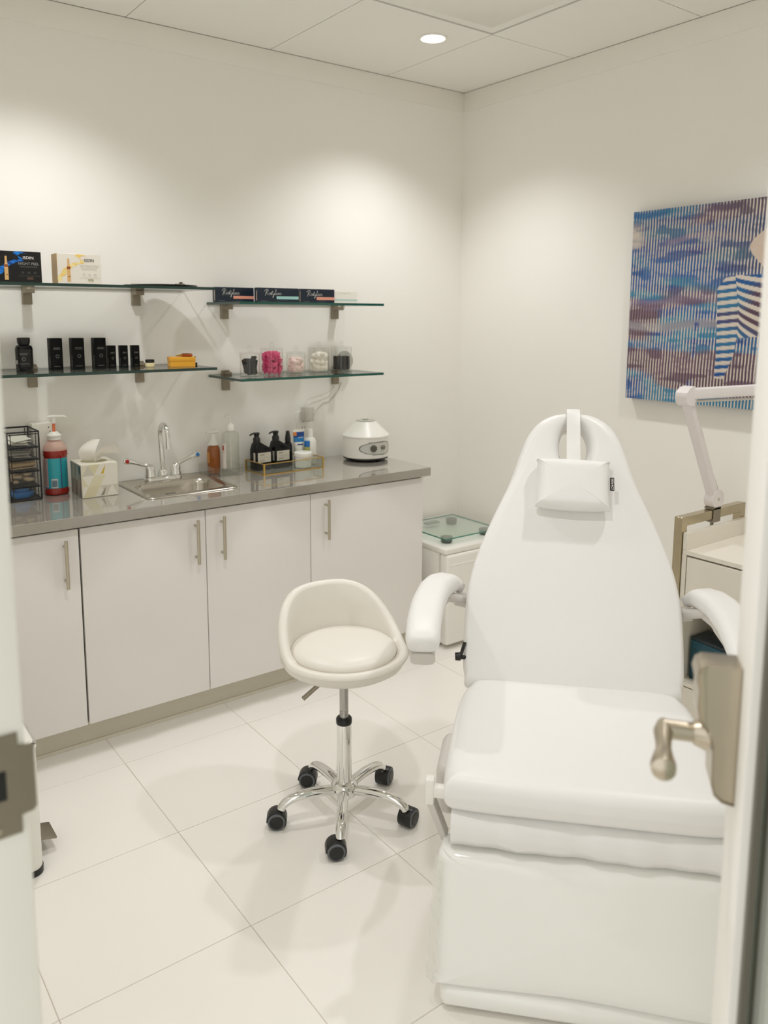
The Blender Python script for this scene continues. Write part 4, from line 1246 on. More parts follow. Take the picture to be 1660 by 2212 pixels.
# ------------------------------------------------------------------ mini fridge with glass scale on top
t = thing('mini_fridge', 'white mini fridge in the corner between counter and treatment chair', 'fridge', (-0.312, -0.2925, 0))
w, d, h = 0.450, 0.430, 0.468
b = MB(); b.span((-w / 2, -0.185, 0.012), (w / 2, 0.26, h - 0.026), 0.004, 2); b.build('body', PLASW, t)
b = MB(); b.span((-w / 2 - 0.002, -0.235, h - 0.026), (w / 2 + 0.002, 0.265, h), 0.005, 3); b.build('top', PLASW, t)
b = MB(); b.span((-w / 2, -0.246, 0.020), (w / 2, -0.188, h - 0.028), 0.012, 4); b.span((-w / 2 + 0.02, -0.250, h - 0.075), (w / 2 - 0.02, -0.240, h - 0.072), 0.001, 1); b.build('door', PLASW, t)
for x in (-0.19, 0.19):
    for y in (-0.19, 0.20):
        b = MB(); b.lathe([(0.012, 0), (0.014, 0.012)], (x, y, 0), 14); b.build('foot', PLASG, t)
t = thing('bathroom_scale', 'square glass bathroom scale with dark feet on the mini fridge', 'scale', (-0.335, -0.315, 0.468), radians(0))
w = 0.34
b = MB(); P = [(-w / 2, -w / 2), (w / 2, -w / 2), (w / 2, w / 2), (-w / 2, w / 2)]
b.quad(*[(x, y, 0.034) for x, y in P]); b.quad(*[(x, y, 0.028) for x, y in reversed(P)])
b.mi = 1
for i in range(4):
    p, q = P[i], P[(i + 1) % 4]; b.quad((*p, 0.028), (*q, 0.028), (*q, 0.034), (*p, 0.034))
b.build('glass_plate', [glass('scale_glass', (0.92, 0.97, 0.945), 1.3), mat('scale_glass_edge', (70, 140, 120), 0.15)], t, doubles=True)
for x in (-0.12, 0.12):
    for y in (-0.12, 0.12):
        b = MB(); b.lathe([(0.022, 0), (0.022, 0.005), (0.026, 0.008), (0.028, 0.0278)], (x, y, 0), 24); b.build('foot', mat('scale_foot', (92, 98, 92), 0.4) if 'scale_foot' not in bpy.data.materials else bpy.data.materials['scale_foot'], t)
b = MB(); b.box((0, 0.13, 0.022), (0.08, 0.03, 0.010), 0.002, 2); b.build('display', mat('scale_display', (150, 156, 146), 0.2), t)

# ------------------------------------------------------------------ trolley with lamp, box and cup
KX0, KX1, KY1, KY0 = -0.4626, -0.075, -1.645, -2.06
t = thing('trolley', 'white laminate trolley with a steel push handle by the right wall', 'trolley', ((KX0 + KX1) / 2, (KY0 + KY1) / 2, 0))
kw, kd = KX1 - KX0, KY1 - KY0
b = MB(); b.span((-kw / 2, -kd / 2, 0.7076), (kw / 2, kd / 2, 0.7236), 0.001, 1); b.build('top', CARTW, t)
b = MB(); b.span((-kw / 2, kd / 2 - 0.016, 0.7236), (kw / 2, kd / 2, 0.782), 0.001, 1); b.build('rear_lip', CARTW, t)
b = MB(); b.span((-kw / 2, kd / 2 - 0.016, 0.09), (kw / 2, kd / 2, 0.7076)); b.build('side_panel', CARTW, t)
b = MB(); b.span((-kw / 2, -kd / 2, 0.09), (kw / 2, -kd / 2 + 0.016, 0.7076)); b.build('side_panel', CARTW, t)
b = MB(); b.span((kw / 2 - 0.016, -kd / 2 + 0.016, 0.09), (kw / 2, kd / 2 - 0.016, 0.7076)); b.build('back_panel', CARTW, t)
b = MB(); b.span((-kw / 2 + 0.003, -kd / 2 + 0.016, 0.520), (kw / 2 - 0.016, kd / 2 - 0.016, 0.535)); b.build('upper_shelf', CARTW, t)
b = MB(); b.span((-kw / 2 - 0.001, -kd / 2 + 0.018, 0.538), (-kw / 2 + 0.015, kd / 2 - 0.020, 0.702), 0.001, 1); b.build('drawer_front', CARTW, t)
b = MB(); b.span((-kw / 2, -kd / 2 + 0.016, 0.252), (kw / 2 - 0.016, kd / 2 - 0.016, 0.266)); b.build('lower_shelf', CARTW, t)
b = MB(); b.span((-kw / 2 - 0.001, -kd / 2 + 0.018, 0.10), (-kw / 2 + 0.015, kd / 2 - 0.018, 0.247), 0.001, 1); b.build('drawer_front', CARTW, t)
b = MB(); b.span((-kw / 2, -kd / 2, 0.075), (kw / 2, kd / 2, 0.09)); b.build('bottom_panel', CARTW, t)
b = MB(); yy = kd / 2 + 0.0165
b.span((-kw / 2 - 0.008, yy - 0.015, 0.09), (-kw / 2 + 0.024, yy + 0.015, 0.833), 0.0015, 1); b.span((kw / 2 - 0.032, yy - 0.015, 0.09), (kw / 2, yy + 0.015, 0.8325), 0.0015, 1); b.span((-kw / 2 - 0.0075, yy - 0.0148, 0.801), (kw / 2 - 0.0005, yy + 0.0148, 0.8328), 0.0015, 1)
b.build('push_handle', mat('trolley_steel', (190, 178, 152), 0.25, metal=1.0), t)
for x in (-0.16, 0.16):
    for y in (-0.17, 0.17):
        b = MB(); b.M = Matrix.Translation((x, y, 0)); b.cyl((-0.012, 0, 0.03), (0.012, 0, 0.03), 0.03, None, 20); b.box((0, 0, 0.062), (0.03, 0.03, 0.026), 0.003, 1); b.build('caster', GREYR, t)
t = thing('teal_box', 'teal marbled box on the lower trolley shelf', 'box', (-0.352, -1.778, 0.266), radians(-5))
b = MB(); b.box((0, 0, 0.070), (0.16, 0.20, 0.14), 0.003, 2); b.build('box_body', TEALB, t)
b = MB(); b.box((0.005, 0, 0.1445), (0.165, 0.205, 0.012), 0.003, 2); b.build('lid', mat('dark_lid', (34, 44, 50), 0.4), t)
t = thing('clear_cup', 'clear plastic tub standing on the teal box', 'tub', (-0.352, -1.762, 0.4165))
b = MB(); b.loft([[(x, y, 0.001) for x, y in rrect(-0.034, 0.034, -0.05, 0.05, 0.012)], [(x, y, 0.066) for x, y in rrect(-0.042, 0.042, -0.058, 0.058, 0.014)]], True, False); b.build('tub', PETB, t)
b = MB(); b.loft([[(x, y, z) for x, y in rrect(-0.045, 0.045, -0.061, 0.061, 0.015)] for z in (0.0662, 0.071)]); b.build('lid', FROSTW, t)

t = thing('lamp', 'white jointed lamp arm clamped to the trolley handle', 'lamp', (-0.262, KY1 + 0.0165, 0.833))
b = MB(); b.span((-0.026, -0.019, -0.040), (0.018, -0.0155, 0.010), 0.001, 1); b.span((-0.026, -0.019, 0.0005), (0.018, 0.019, 0.008), 0.001, 1); b.span((-0.026, -0.019, -0.044), (0.018, 0.012, -0.038), 0.001, 1)
b.cyl((-0.004, 0, -0.075), (-0.004, 0, -0.044), 0.006, None, 12); b.cyl((-0.004, 0, -0.080), (-0.004, 0, -0.072), 0.016, None, 20)
b.build('clamp', STEELD, t)
b = MB(); b.cyl((0, -0.018, 0.036), (0, 0.018, 0.036), 0.034, None, 32); b.cyl((0, 0, 0.006), (0, 0, 0.02), 0.012, None, 16); jt = b.build('base_joint', LAMPW, t)
b = MB(); b.cyl((0, -0.0195, 0.036), (0, -0.018, 0.036), 0.005, None, 12); b.build('screw', STEEL, jt)
e = Vector((-0.202, 0.0, 0.410))
b = MB()
b.sweep([(-0.010, 0, 0.052), (e.x + 0.004, 0, e.z - 0.012)], 0.032, 0.034, 0.005, up=(1, 0, 0)); lo_ = b.build('lower_arm', LAMPW, t)
b = MB(); b.sweep([(0.016, 0, 0.065), (e.x + 0.03, 0, e.z - 0.045)], 0.012, 0.008, 0.003, up=(1, 0, 0)); b.build('tension_rod', PLASG, lo_)
b = MB(); b.M = Matrix.Translation(e)
b.loft([[(x, y, z) for x, z in ((-0.034, -0.008), (-0.030, 0.010), (-0.010, 0.026), (0.016, 0.030), (0.028, 0.020), (0.030, -0.012), (0.014, -0.034), (-0.012, -0.034), (-0.028, -0.022))] for y in (-0.021, 0.021)]); b.build('elbow', LAMPW, t)
dirv = Vector((1.0, -0.62, 0.075)).normalized()
b = MB(); p0 = e + Vector((0.01, 0, 0.004)); p1 = e + dirv * 0.40
b.sweep([p0, p1], 0.032, 0.036, 0.005); b.build('upper_arm', LAMPW, t)
b = MB(); b.sweep([e + Vector((0.03, 0, -0.022)), p1 + Vector((0, 0, -0.030))], 0.014, 0.008, 0.003); b.build('tension_rod', PLASG, t)
b = MB(); b.M = Matrix.Translation(p1 + dirv * 0.0); b.ball((0.0, 0, -0.01), (0.03, 0.03, 0.036), 20, 12); b.build('head_joint', LAMPW, t)
hd = p1 + Vector((0.02, -0.11, -0.08))
b = MB(); b.tube([p1 + Vector((0, 0, -0.03)), (p1 + hd) / 2 + Vector((0, 0, -0.01)), hd + Vector((0, 0.02, 0.015))], 0.012, 12)
b.lathe([(0.035, 0.02), (0.085, 0.006), (0.092, -0.008), (0.084, -0.016), (0.060, -0.018), (0.0, -0.018)], hd, 40, cap1=False); b.build('lamp_head', LAMPW, t)

# ------------------------------------------------------------------ painting on the right wall
def art_mesh():
    NU, NV = 380, 190
    w, h = 0.61, 0.7485
    rnd = random.Random(11)
    g = {}
    def hsh(i, j, s_):
        k = (i, j, s_)
        if k not in g:
            g[k] = random.Random(i * 7919 + j * 104729 + s_ * 1299709).random()
        return g[k]
    def noise(u, v, fu, fv, s_):
        x, y = u * fu, v * fv; i, j = math.floor(x), math.floor(y); a, c = x - i, y - j
        a = a * a * (3 - 2 * a); c = c * c * (3 - 2 * c)
        return (hsh(i, j, s_) * (1 - a) + hsh(i + 1, j, s_) * a) * (1 - c) + (hsh(i, j + 1, s_) * (1 - a) + hsh(i + 1, j + 1, s_) * a) * c
    blue, teal, deep, mauve, grey, lav, white, plum, brown = [lin(c) for c in ((38, 92, 156), (44, 122, 158), (14, 62, 138), (104, 76, 98), (150, 146, 154), (128, 118, 148), (208, 198, 186), (84, 60, 78), (126, 84, 84))]
    mix = lambda a, c, q: tuple(x * (1 - q) + y * q for x, y in zip(a, c))
    sm = lambda e0, e1, x: min(max((x - e0) / (e1 - e0), 0), 1)
    me_v, me_f, me_c = [], [], []
    def colour(u, v):
        n1 = noise(u, v, 3, 16, 1); n2 = noise(u, v, 7, 40, 2); n3 = noise(u, v, 26, 90, 3); n4 = noise(u, v, 2.2, 9, 4)
        top, mid, low = sm(0.42, 0.30, v), sm(0.30, 0.42, v) * sm(0.60, 0.52, v), sm(0.52, 0.62, v)
        c = mix(teal, blue, sm(0.3, 0.6, n1))
        c = mix(c, deep, 0.8 * sm(0.58, 0.72, noise(u, v, 4, 22, 6)))
        c = mix(c, mix(mauve, plum, n3), sm(0.50, 0.62, n4) * (0.25 + 0.75 * sm(0.38, 0.5, v)))
        c = mix(c, brown, 0.7 * sm(0.06, 0.03, abs(v - 0.045 + 0.05 * (u - 0.6))) * sm(0.35, 0.5, u))
        c = mix(c, mix(teal, blue, n3), sm(0.04, 0.02, abs(v - 0.02)) * sm(0.55, 0.4, u))
        c = mix(c, mix(mauve, lav, n2), 0.9 * sm(0.035, 0.015, abs(v - 0.475 - 0.02 * sin(u * 9))))
        c = mix(c, grey, 0.85 * sm(0.03, 0.012, abs(v - 0.60 - 0.012 * sin(u * 8))))
        c = mix(c, mix(teal, blue, n2), 0.9 * sm(0.03, 0.012, abs(v - 0.70 - 0.03 * u)) * sm(0.62, 0.5, u))
        c = mix(c, lav, 0.8 * sm(0.02, 0.008, abs(v - 0.165 - 0.02 * sin(9 * u))) * sm(0.2, 0.3, u))
        c = mix(c, deep, 0.9 * sm(0.02, 0.008, abs(u - 0.50 + 0.10 * (v - 0.6) + 0.02 * (n2 - 0.5))) * sm(0.45, 0.55, v) * sm(0.55, 0.40, n2))
        c = mix(c, tuple(x * 0.55 for x in c), 0.5 * sm(0.5, 1.0, u))
        c = mix(c, lin((74, 72, 84)), 0.6 * sm(0.45, 0.8, u) * sm(0.44, 0.3, v))
        # vertical pale slats of bare canvas
        fr = (u * 47.5 + v * 1.9 + 0.10 * (n2 - 0.5)) % 1.0
        strip_ = sm(0.0, 0.10, fr) * sm(0.52, 0.42, fr)
        cover = sm(0.66, 0.78, noise(u, v, 9, 34, 8)) * 0.75
        for vc, hw in ((0.015, 0.025), (0.475, 0.03), (0.60, 0.025)):
            cover = max(cover, 0.9 * sm(hw, hw * 0.4, abs(v - vc - 0.012 * sin(u * 11 + vc * 30))) * sm(0.25, 0.5, noise(u, v, 6, 8, 9)))
        st = strip_ * (1 - cover) * (0.55 + 0.45 * sm(0.15, 0.4, n3))
        c = mix(c, white, st)
        c = mix(c, mix(grey, white, n3), sm(0.62, 0.7, noise(u, v, 4.5, 12, 12)) * sm(0.03, 0.0, abs(v - 0.13) - 0.05) * sm(0.6, 0.5, u))
        # seated striped figure at the right, built from bands
        arm_l, arm_r = 0.625 + 0.02 * sin((v - 0.35) * 4), 0.745 + 0.03 * sin((v - 0.37) * 7) - 0.06 * sm(0.75, 0.95, v)
        sh = 0.355 + 2.0 * max(0, 0.70 - u) ** 1.3
        if v > sh and v < 0.86 and u > arm_l:
            ink = mix(plum, mix(teal, deep, n1), sm(0.35, 0.6, noise(u, v, 3, 9, 14)))
            if u < arm_r:
                q = (v * 27 + 2.2 * (u - arm_l)) % 1.0
                c = mix(white, ink, sm(0.44, 0.52, q) * sm(1.0, 0.94, q))
            elif v < 0.66 - 0.10 * (u - arm_r):
                q = (v * 26 - 6.5 * (u - arm_r) ** 0.6 * (0.3 + 2.4 * (v - 0.36))) % 1.0
                c = mix(white, ink, sm(0.42, 0.5, q) * sm(1.0, 0.94, q))
        if 0.12 < v < 0.365 and u > 0.975 - 0.55 * (v - 0.12) - 0.1 * sin((v - 0.12) * 18) and u > 0.80:
            c = mix(lin((204, 190, 176)), lin((196, 158, 136)), 0.3 * n3)
        return c
    for j in range(NV + 1):
        for i in range(NU + 1):
            me_v.append((0.0, -w * i / NU, h - h * j / NV))
            me_c.append((*colour(i / NU, j / NV), 1.0))
    for j in range(NV):
        for i in range(NU):
            a = j * (NU + 1) + i
            me_f.append((a, a + 1, a + NU + 2, a + NU + 1))
    me = bpy.data.meshes.new('painted_face')
    me.from_pydata(me_v, [], me_f)
    at_ = me.color_attributes.new('Col', 'FLOAT_COLOR', 'POINT')
    at_.data.foreach_set('color', [x for c in me_c for x in c])
    me.materials.append(PAINT)
    return me, w, h


t = thing('painting', 'blue and mauve abstract canvas with pale vertical stripes on the right wall', 'painting', (-0.002, -1.0735, 1.166))
me, aw, ah = art_mesh()
b = MB(); b.span((-0.0370, -aw, 0), (0, 0, ah)); b.build('canvas', mat('canvas_edge', (70, 74, 96), 0.7), t)
o = bpy.data.objects.new('painted_face', me); COL.objects.link(o); o.parent = t; o.location = (-0.0376, 0, 0)

# ------------------------------------------------------------------ slim pedal bin by the left wall
t = thing('pedal_bin', 'slim white pedal bin with a steel rim behind the door jamb', 'bin', (-2.500, -0.885, 0))
w, d, h = 0.240, 0.255, 0.372
def br(i, z, r=0.03): return [(x, y, z) for x, y in rrect(-w / 2 + i, w / 2 - i, -d / 2 + i, d / 2 - i, r, 8)]
b = MB(); b.loft([br(0.002, 0.0), br(0.0, 0.002), br(0.0, 0.018)]); b.build('base', BLACK, t)
b = MB(); b.loft([br(0.002, 0.0182), br(0.002, h - 0.012)]); b.build('body', PLASW, t)
b = MB(); b.loft([br(0.0, h - 0.012), br(-0.001, h - 0.008), br(0.0, h), br(0.006, h + 0.003)]); b.build('lid_rim', CHROME, t)
b = MB(); b.loft([br(0.007, h + 0.0031), br(0.010, h + 0.006), br(0.05, h + 0.0075)]); b.build('lid', PLASW, t)
b = MB(); b.box((w / 2 + 0.026, 0.002, 0.043), (0.055, 0.085, 0.006), 0.0025, 2, RY(14)); b.build('pedal', STEELD, t)

# ------------------------------------------------------------------ rolling stool
t = thing('rolling_stool', 'cream padded low-back stool on a five-legged chrome caster base', 'stool', (-1.5859, -1.2747, 0))
b = MB(); b.lathe([(0.030, 0.066), (0.036, 0.070), (0.040, 0.085), (0.040, 0.102), (0.034, 0.110), (0.026, 0.114), (0.022, 0.114)], seg=40); b.build('hub', CHROME, t)
b = MB(); b.lathe([(0.0225, 0.108), (0.0225, 0.298)], seg=40); b.build('outer_column', CHROME, t)
b = MB(); b.lathe([(0.0232, 0.297), (0.0238, 0.300), (0.0238, 0.312), (0.021, 0.316), (0.0135, 0.316)], seg=36); b.build('collar', BLACK, t)
b = MB(); b.lathe([(0.0132, 0.314), (0.0132, 0.330), (0.0126, 0.331), (0.0132, 0.333), (0.0132, 0.338), (0.0126, 0.339), (0.0132, 0.341), (0.0132, 0.470)], seg=32); b.build('gas_lift', mat('gas_lift_steel', (176, 176, 172), 0.3, metal=1.0), t)
b = MB(); b.box((0, 0, 0.470), (0.13, 0.13, 0.010), 0.003, 2); b.build('seat_plate', BLACK, t)
b = MB(); b.cyl((-0.02, 0.0, 0.467), (-0.090, -0.027, 0.476), 0.004, None, 10); b.cyl((-0.086, -0.025, 0.476), (-0.108, -0.030, 0.455), 0.0035, None, 10); b.cyl((-0.106, -0.029, 0.457), (-0.146, -0.010, 0.420), 0.0062, 0.0066, 14); b.build('height_lever', STEELD, t)
axles = [-112, -62, -48, -128, -122]
angs = [-127.1, -55.1, 16.9, 88.9, 160.9]
axles = {-127.1: -118, -55.1: -70, 16.9: -58, 88.9: -130, 160.9: -122}
for a in angs:
    ar = radians(a); D = Vector((cos(ar), sin(ar), 0))
    path = [(0.030, 0.088), (0.06, 0.091), (0.10, 0.092), (0.135, 0.089), (0.162, 0.083), (0.180, 0.074), (0.190, 0.064), (0.193, 0.056)]
    b = MB(); b.tube([D * r + Vector((0, 0, z)) for r, z in path], [0.0145, 0.0145, 0.0145, 0.0140, 0.0135, 0.013, 0.0125, 0.0115], 18, sx=1.1); b.build('leg', CHROME, t, ang=60)
    wx = radians(axles[a]); A = Vector((cos(wx), sin(wx), 0)); T_ = Vector((0, 0, 1)).cross(A)
    if T_.dot(D) < 0: T_ = -T_
    pv = D * 0.193; cw = pv + T_ * 0.016 + Vector((0, 0, 0.0268))
    if a in (-127.1, 160.9, 88.9): cw = pv - Rv * 0.013 + Vector((0, 0, 0.0268))
    b = MB(); b.cyl(pv + Vector((0, 0, 0.044)), pv + Vector((0, 0, 0.060)), 0.0075, None, 14)
    n = 18
    up = Vector((0, 0, 1)); S = (pv - cw); S.z = 0; S = S.normalized() if S.length > 1e-4 else T_
    S = (S - A * S.dot(A)).normalized()
    pts = []
    for k in range(n + 1):
        q = radians(-35 + 215 * k / n); pts.append(S * 0.0290 * cos(q) + up * 0.0290 * sin(q))
    b.loft([[cw + p + A * (-0.0205) for p in pts], [cw + p * 1.04 + A * (-0.017) for p in pts], [cw + p * 1.04 + A * 0.017 for p in pts], [cw + p + A * 0.0205 for p in pts]])
    cst = b.build('caster', BLACK, t)
    for s_ in (-1, 1):
        b = MB()
        M = Matrix.Translation(cw) @ A.to_track_quat('Z', 'Y').to_matrix().to_4x4()
        b.M = M
        pr = [(0.019, 0.005), (0.0255, 0.006), (0.0266, 0.010), (0.0266, 0.018), (0.0255, 0.0225), (0.0205, 0.0242)]
        b.mi = 0; b.lathe([(r, z * s_) for r, z in pr], seg=32, cap0=True, cap1=False)
        b.mi = 1; b.lathe([(0.0207, 0.0238 * s_), (0.019, 0.0256 * s_), (0.0, 0.0262 * s_)], seg=32, cap0=False, cap1=False)
        b.build('wheel', [GREYR, BLACK], cst)
PB = radians(80)
N = 96
def hgt(ph):
    q = max(0.0, (cos(ph - PB) + 0.30) / 1.30)
    q = q * q * (3 - 2 * q)
    return 0.532 + 0.152 * q, q
rings = []
b = MB()
for k in range(N):
    ph = 2 * pi * k / N; hh, q = hgt(ph); c_, s_ = cos(ph), sin(ph)
    prof = [(0.02, 0.468), (0.10, 0.469), (0.150, 0.476), (0.176, 0.492), (0.187, 0.512), (0.190 + 0.004 * q, 0.512 + (hh - 0.512) * 0.5), (0.191 + 0.002 * q, hh - 0.014), (0.187, hh - 0.004), (0.178, hh), (0.168, hh - 0.003), (0.161, hh - 0.012), (0.159, 0.520 + (hh - 0.520) * 0.5), (0.157, 0.522), (0.150, 0.516), (0.02, 0.516)]
    rings.append([(r * c_, r * s_, z) for r, z in prof])
b.loft([[rings[k][j] for k in range(N)] for j in range(len(rings[0]))])
b.build('seat_shell', VINYLC, t, ang=75)
b = MB(); b.lathe([(0.148, 0.5165), (0.1545, 0.520), (0.1555, 0.527), (0.152, 0.536), (0.142, 0.544), (0.12, 0.551), (0.08, 0.556), (0.0, 0.558)], seg=64, cap1=False); b.build('seat_cushion', VINYLC, t, ang=75)

# ------------------------------------------------------------------ treatment chair
CHX, CHY = -1.1815, -1.8018
t = thing('treatment_chair', 'white vinyl reclining treatment chair with teardrop backrest and armrests', 'chair', (CHX, CHY, 0), radians(-47))


def cushion(outline, ctr, H, R, fn, hole=None, crown=0.0):
    """plump pad: outline in (u, v); fn(u, v, n) maps to xyz; n = 0 front face, -H back face"""
    b = MB()
    rows = []
    pad = [0, 0.1, 0.25, 0.45, 0.7, 1.0]
    for (u, v) in outline:
        du, dv = u - ctr[0], v - ctr[1]; L = hypot(du, dv); a = atan2(dv, du)
        hl = hole(a) if hole else 0.0
        span = L - hl
        r = min(R, span * 0.45)
        ds = [r * p for p in pad] + [r + (span - 2 * r) * q for q in (0.2, 0.4, 0.6, 0.8)] if hole else [r * p for p in pad] + [r + (span - r) * q for q in (0.25, 0.5, 0.75)]
        if hole: ds += [span - r * p for p in reversed(pad)]
        col = []
        for dd in ds:
            e = min(dd, span - dd) if hole else dd
            z = -R + R * sqrt(max(0, 1 - (1 - min(e / r, 1)) ** 2)) if r > 0 else 0
            cr = crown * min(1, dd / (span if hole else span)) if crown else 0
            q = (L - dd) / L
            col.append((ctr[0] + du * q, ctr[1] + dv * q, z + cr))
        rows.append(col)
    n = len(rows); m = len(rows[0])
    F = [[b.v(fn(*rows[i][j])) for j in range(m)] for i in range(n)]
    B = [[b.v(fn(rows[i][j][0], rows[i][j][1], -H - (rows[i][j][2] if rows[i][j][2] < 0 else 0))) for j in range(m)] for i in range(n)]
    for i in range(n):
        k = (i + 1) % n
        for j in range(m - 1):
            b.f([F[i][j], F[k][j], F[k][j + 1], F[i][j + 1]]); b.f([B[i][j], B[i][j + 1], B[k][j + 1], B[k][j]])
        b.f([F[i][0], B[i][0], B[k][0], F[k][0]])
        if hole: b.f([F[i][-1], F[k][-1], B[k][-1], B[i][-1]])
    if not hole:
        c0 = b.v(fn(ctr[0], ctr[1], crown)); c1 = b.v(fn(ctr[0], ctr[1], -H))
        for i in range(n):
            k = (i + 1) % n
            b.f([F[i][-1], F[k][-1], c0]); b.f([B[k][-1], B[i][-1], c1])
    return b


def spline(P, n):
    out = []
    m = len(P)
    for i in range(m):
        p0, p1, p2, p3 = [Vector(P[(i + k) % m]) for k in (-1, 0, 1, 2)]
        for k in range(n):
            q = k / n
            out.append(tuple(0.5 * ((2 * p1) + (p2 - p0) * q + (2 * p0 - 5 * p1 + 4 * p2 - p3) * q * q + (3 * p1 - p0 - 3 * p2 + p3) * q ** 3)))
    return out


TH = radians(60)
ZS = 0.5005
def bk(u, v, n): return (u, v * cos(TH) - n * sin(TH), ZS + v * sin(TH) + n * cos(TH))
half = [(0.262, -0.030), (0.294, 0.010), (0.301, 0.08), (0.302, 0.17), (0.298, 0.25), (0.279, 0.345), (0.239, 0.46), (0.190, 0.58), (0.160, 0.68), (0.138, 0.740), (0.103, 0.787), (0.056, 0.812)]
ol = [(0.0, -0.034)] + half + [(0.0, 0.816)] + [(-u, v) for u, v in reversed(half)]
ol = spline([(u - 0.010, v) for u, v in ol], 6)
HC = (-0.010, 0.702)
def hole(a):
    u, v = cos(a), sin(a)
    return 1 / sqrt((u / 0.042) ** 2 + (v / (0.082 if v > 0 else 0.062)) ** 2)
cushion(ol, HC, 0.085, 0.034, bk, hole).build('backrest', VINYL, t, ang=80)
# backrest seam along the lower corners and rear shell
b = cushion([(u * 0.9 - 0.001, 0.03 + v * 0.92) for u, v in ol], HC, 0.02, 0.006, lambda u, v, n: bk(u, v, n - 0.086), lambda a: hole(a) * 1.15)
b.build('back_shell', PLASW, t, ang=60)
# head strap and neck pillow
b = MB(); b.sweep([bk(-0.010, v, n) for v, n in ((0.60, 0.018), (0.66, 0.022), (0.70, 0.014), (0.76, 0.008), (0.80, 0.006), (0.822, -0.004), (0.832, -0.025), (0.833, -0.060), (0.822, -0.095))], 0.041, 0.006, 0.002, 2, up=(0, -sin(TH), cos(TH))); b.build('head_strap', VINYL, t, ang=50)
po = spline([(-0.104, 0.006), (-0.104, 0.068), (-0.098, 0.076), (0.0, 0.079), (0.098, 0.072), (0.104, 0.060), (0.103, -0.060), (0.096, -0.073), (0.0, -0.078), (-0.098, -0.070), (-0.106, -0.060)], 4)
pil = cushion([(u - 0.012, v + 0.566) for u, v in po], (-0.012, 0.566), 0.062, 0.028, lambda u, v, n: bk(u, v, n + 0.060), None, 0.004).build('neck_pillow', VINYL, t, ang=80)
b = MB(); b.M = Matrix(((1, 0, 0, 0), (0, cos(TH), -sin(TH), 0), (0, sin(TH), cos(TH), ZS), (0, 0, 0, 1)))
b.box((0.098, 0.566, 0.052), (0.012, 0.040, 0.0016), 0.0004, 1)
tagm = b.build('brand_tag', [BLACK], pil)
Mx = Matrix(((1, 0, 0, 0), (0, cos(TH), -sin(TH), 0), (0, sin(TH), cos(TH), ZS), (0, 0, 0, 1))) @ Matrix.Translation((0.0985, 0.566, 0.0532)) @ RZ(-90)
# lettering stays at the third level: child of the pillow
lt = text('lettering', 'SKIN\u00b7ACT', 0.0092, INKW, pil, (0, 0, 0), (0, 0, 0), 0, 'CENTER', 0.85, 0.0001)
lt.matrix_local = Mx @ Matrix.Diagonal((0.85, 1, 1, 1))
tagm['label'] = 'small black woven tag'

# seat
so = spline([(-0.285, -0.02), (-0.303, -0.10), (-0.308, -0.25), (-0.306, -0.42), (-0.298, -0.495), (-0.270, -0.522), (0.0, -0.530), (0.270, -0.522), (0.298, -0.495), (0.306, -0.42), (0.308, -0.25), (0.303, -0.10), (0.285, -0.02), (0.24, 0.02), (0.0, 0.03), (-0.24, 0.02)], 6)
cushion([(u - 0.004, v) for u, v in so], (0, -0.26), 0.082, 0.040, lambda u, v, n: (u, v, 0.502 + n + 0.006 * max(0, (-v - 0.30) / 0.23)), None, 0.004).build('seat', VINYL, t, ang=80)
b = MB(); b.box((0, -0.25, 0.405), (0.50, 0.50, 0.026), 0.008, 2); b.build('seat_pan', PLASW, t)
# leg rest hanging down, its pale strip and its glossy clear cover
b = MB()
rows = []
for k in range(25):
    u = -0.286 + 0.572 * k / 24
    wob = 0.004 * sin(k * 0.7) + 0.003 * sin(k * 1.7 + 1)
    rows.append([(u, -0.470, 0.428), (u, -0.515 + wob * 0.3, 0.424 + wob * 0.3), (u, -0.530 + wob, 0.405), (u, -0.531 + wob * 0.8, 0.378 + wob), (u, -0.520, 0.356 + wob * 0.6), (u, -0.470, 0.352)])
b.loft(rows); b.build('legrest_strip', VINYL, t, ang=70)
lo = spline([(-0.312, -0.30), (-0.319, -0.15), (-0.316, -0.04), (-0.300, -0.008), (-0.25, 0.0), (0.25, 0.0), (0.300, -0.008), (0.316, -0.04), (0.319, -0.15), (0.312, -0.30), (0.29, -0.322), (0.0, -0.326), (-0.29, -0.322)], 6)
TL = radians(8)
lg = cushion([(u, v * 0.93) for u, v in lo], (0, -0.15), 0.10, 0.036, lambda u, v, n: (u, -0.536 - n * cos(TL) + v * sin(TL) + 0.004 * sin(9 * u + 14 * v), 0.351 + v * cos(TL) + n * sin(TL)), None, 0.006).build('legrest', GLOSSW, t, ang=80)
lg['label'] = 'glossy leg rest under a clear plastic cover'
b = MB()
for k in range(12):
    z0_, z1_ = 0.330 - 0.022 * k, 0.308 - 0.022 * k
    x0_, x1_ = -0.318 - 0.012 * (k / 12) - 0.003 * (k % 2), -0.318 - 0.012 * ((k + 1) / 12) - 0.003 * ((k + 1) % 2)
    y_ = -0.525 - 0.04 * k / 12; y1_ = -0.525 - 0.04 * (k + 1) / 12
    b.quad((x0_, y_, z0_), (x0_ + 0.02, y_ - 0.022, z0_), (x1_ + 0.02, y1_ - 0.022, z1_), (x1_, y1_, z1_))
b.build('cover_edge', FROSTW, lg)
b = MB(); b.box((0, -0.530, 0.032), (0.60, 0.10, 0.050), 0.018, 3); b.build('foot_panel', GLOSSW, t)
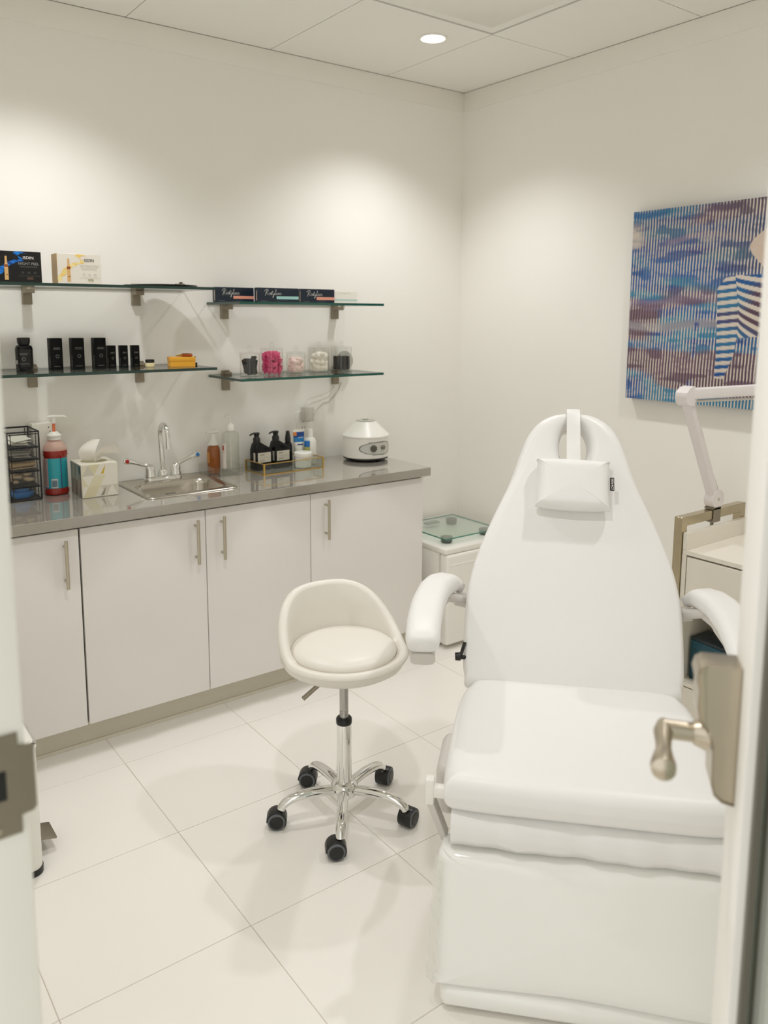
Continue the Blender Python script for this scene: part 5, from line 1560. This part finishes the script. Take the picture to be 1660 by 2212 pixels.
# base
b = MB(); b.box((0, -0.10, 0.045), (0.46, 0.80, 0.086), 0.03, 4); b.build('base', PLASW, t)
b = MB(); b.box((0, -0.10, 0.235), (0.26, 0.42, 0.30), 0.03, 3); b.build('lift_column', PLASW, t)
b = MB(); b.box((-0.305, -0.310, 0.400), (0.060, 0.18, 0.130), 0.028, 4); b.build('motor_cover', PLASG, t)
b = MB(); b.box((0.305, -0.310, 0.400), (0.060, 0.18, 0.130), 0.028, 4); b.build('motor_cover', PLASG, t)
# side lever plate near the left front corner of the seat
b = MB(); b.box((-0.338, -0.470, 0.4475), (0.020, 0.026, 0.060), 0.004, 2); b.box((-0.312, -0.470, 0.447), (0.040, 0.022, 0.026), 0.004, 2)
b.mi = 1
b.loft([[(-0.348, -0.482, 0.430), (-0.332, -0.482, 0.430), (-0.332, -0.445, 0.430), (-0.348, -0.445, 0.430)], [(-0.312, -0.478, 0.336), (-0.298, -0.478, 0.336), (-0.298, -0.440, 0.336), (-0.312, -0.440, 0.336)], [(-0.308, -0.474, 0.330), (-0.300, -0.474, 0.330), (-0.300, -0.444, 0.330), (-0.308, -0.444, 0.330)]])
sl = b.build('side_lever', [PLASW, PLASG], t)
# armrests
for s_ in (-1, 1):
    ax_ = -0.010
    pth = [(0.318, 0.200, 0.690), (0.346, 0.196, 0.704), (0.366, 0.165, 0.716), (0.379, 0.110, 0.726), (0.387, 0.03, 0.735), (0.388, -0.10, 0.741), (0.382, -0.22, 0.738), (0.374, -0.30, 0.730), (0.371, -0.322, 0.725), (0.370, -0.330, 0.722)]
    P = [(s_ * (x - 0.004) + ax_, y, z) for x, y, z in pth]
    b = MB(); b.sweep(P, [0.030, 0.066, 0.082, 0.086, 0.086, 0.086, 0.086, 0.084, 0.078, 0.060], [0.022, 0.044, 0.054, 0.058, 0.060, 0.060, 0.058, 0.054, 0.048, 0.032], 0.024, 5)
    arm = b.build('armrest', VINYL, t, ang=80)
    b = MB(); b.sweep([(x, y, z - 0.038) for x, y, z in P[3:9]], 0.060, 0.030, 0.012, 3); b.sweep([(x, y, z - 0.056) for x, y, z in P[4:8]], 0.042, 0.022, 0.010, 3)
    b.cyl((s_ * 0.335 + ax_, 0.175, 0.665), (s_ * 0.262 + ax_, 0.190, 0.650), 0.020, 0.024, 20); b.sweep([(s_ * 0.31 + ax_, 0.170, 0.665), (s_ * 0.365 + ax_, 0.11, 0.694)], 0.045, 0.026, 0.01, 3); b.build('arm_support', PLASG, arm)
b = MB(); b.cyl((-0.300, 0.035, 0.545), (-0.320, 0.030, 0.545), 0.006, None, 10); b.cyl((-0.316, 0.030, 0.548), (-0.330, 0.027, 0.548), 0.012, 0.011, 18); b.build('adjusting_knob', BLACK, t)
b = MB(); b.cyl((-0.315, 0.03, 0.55), (-0.305, 0.045, 0.585), 0.005, None, 10); b.build('knob_lever', BLACK, t)

bpy.context.view_layer.update()
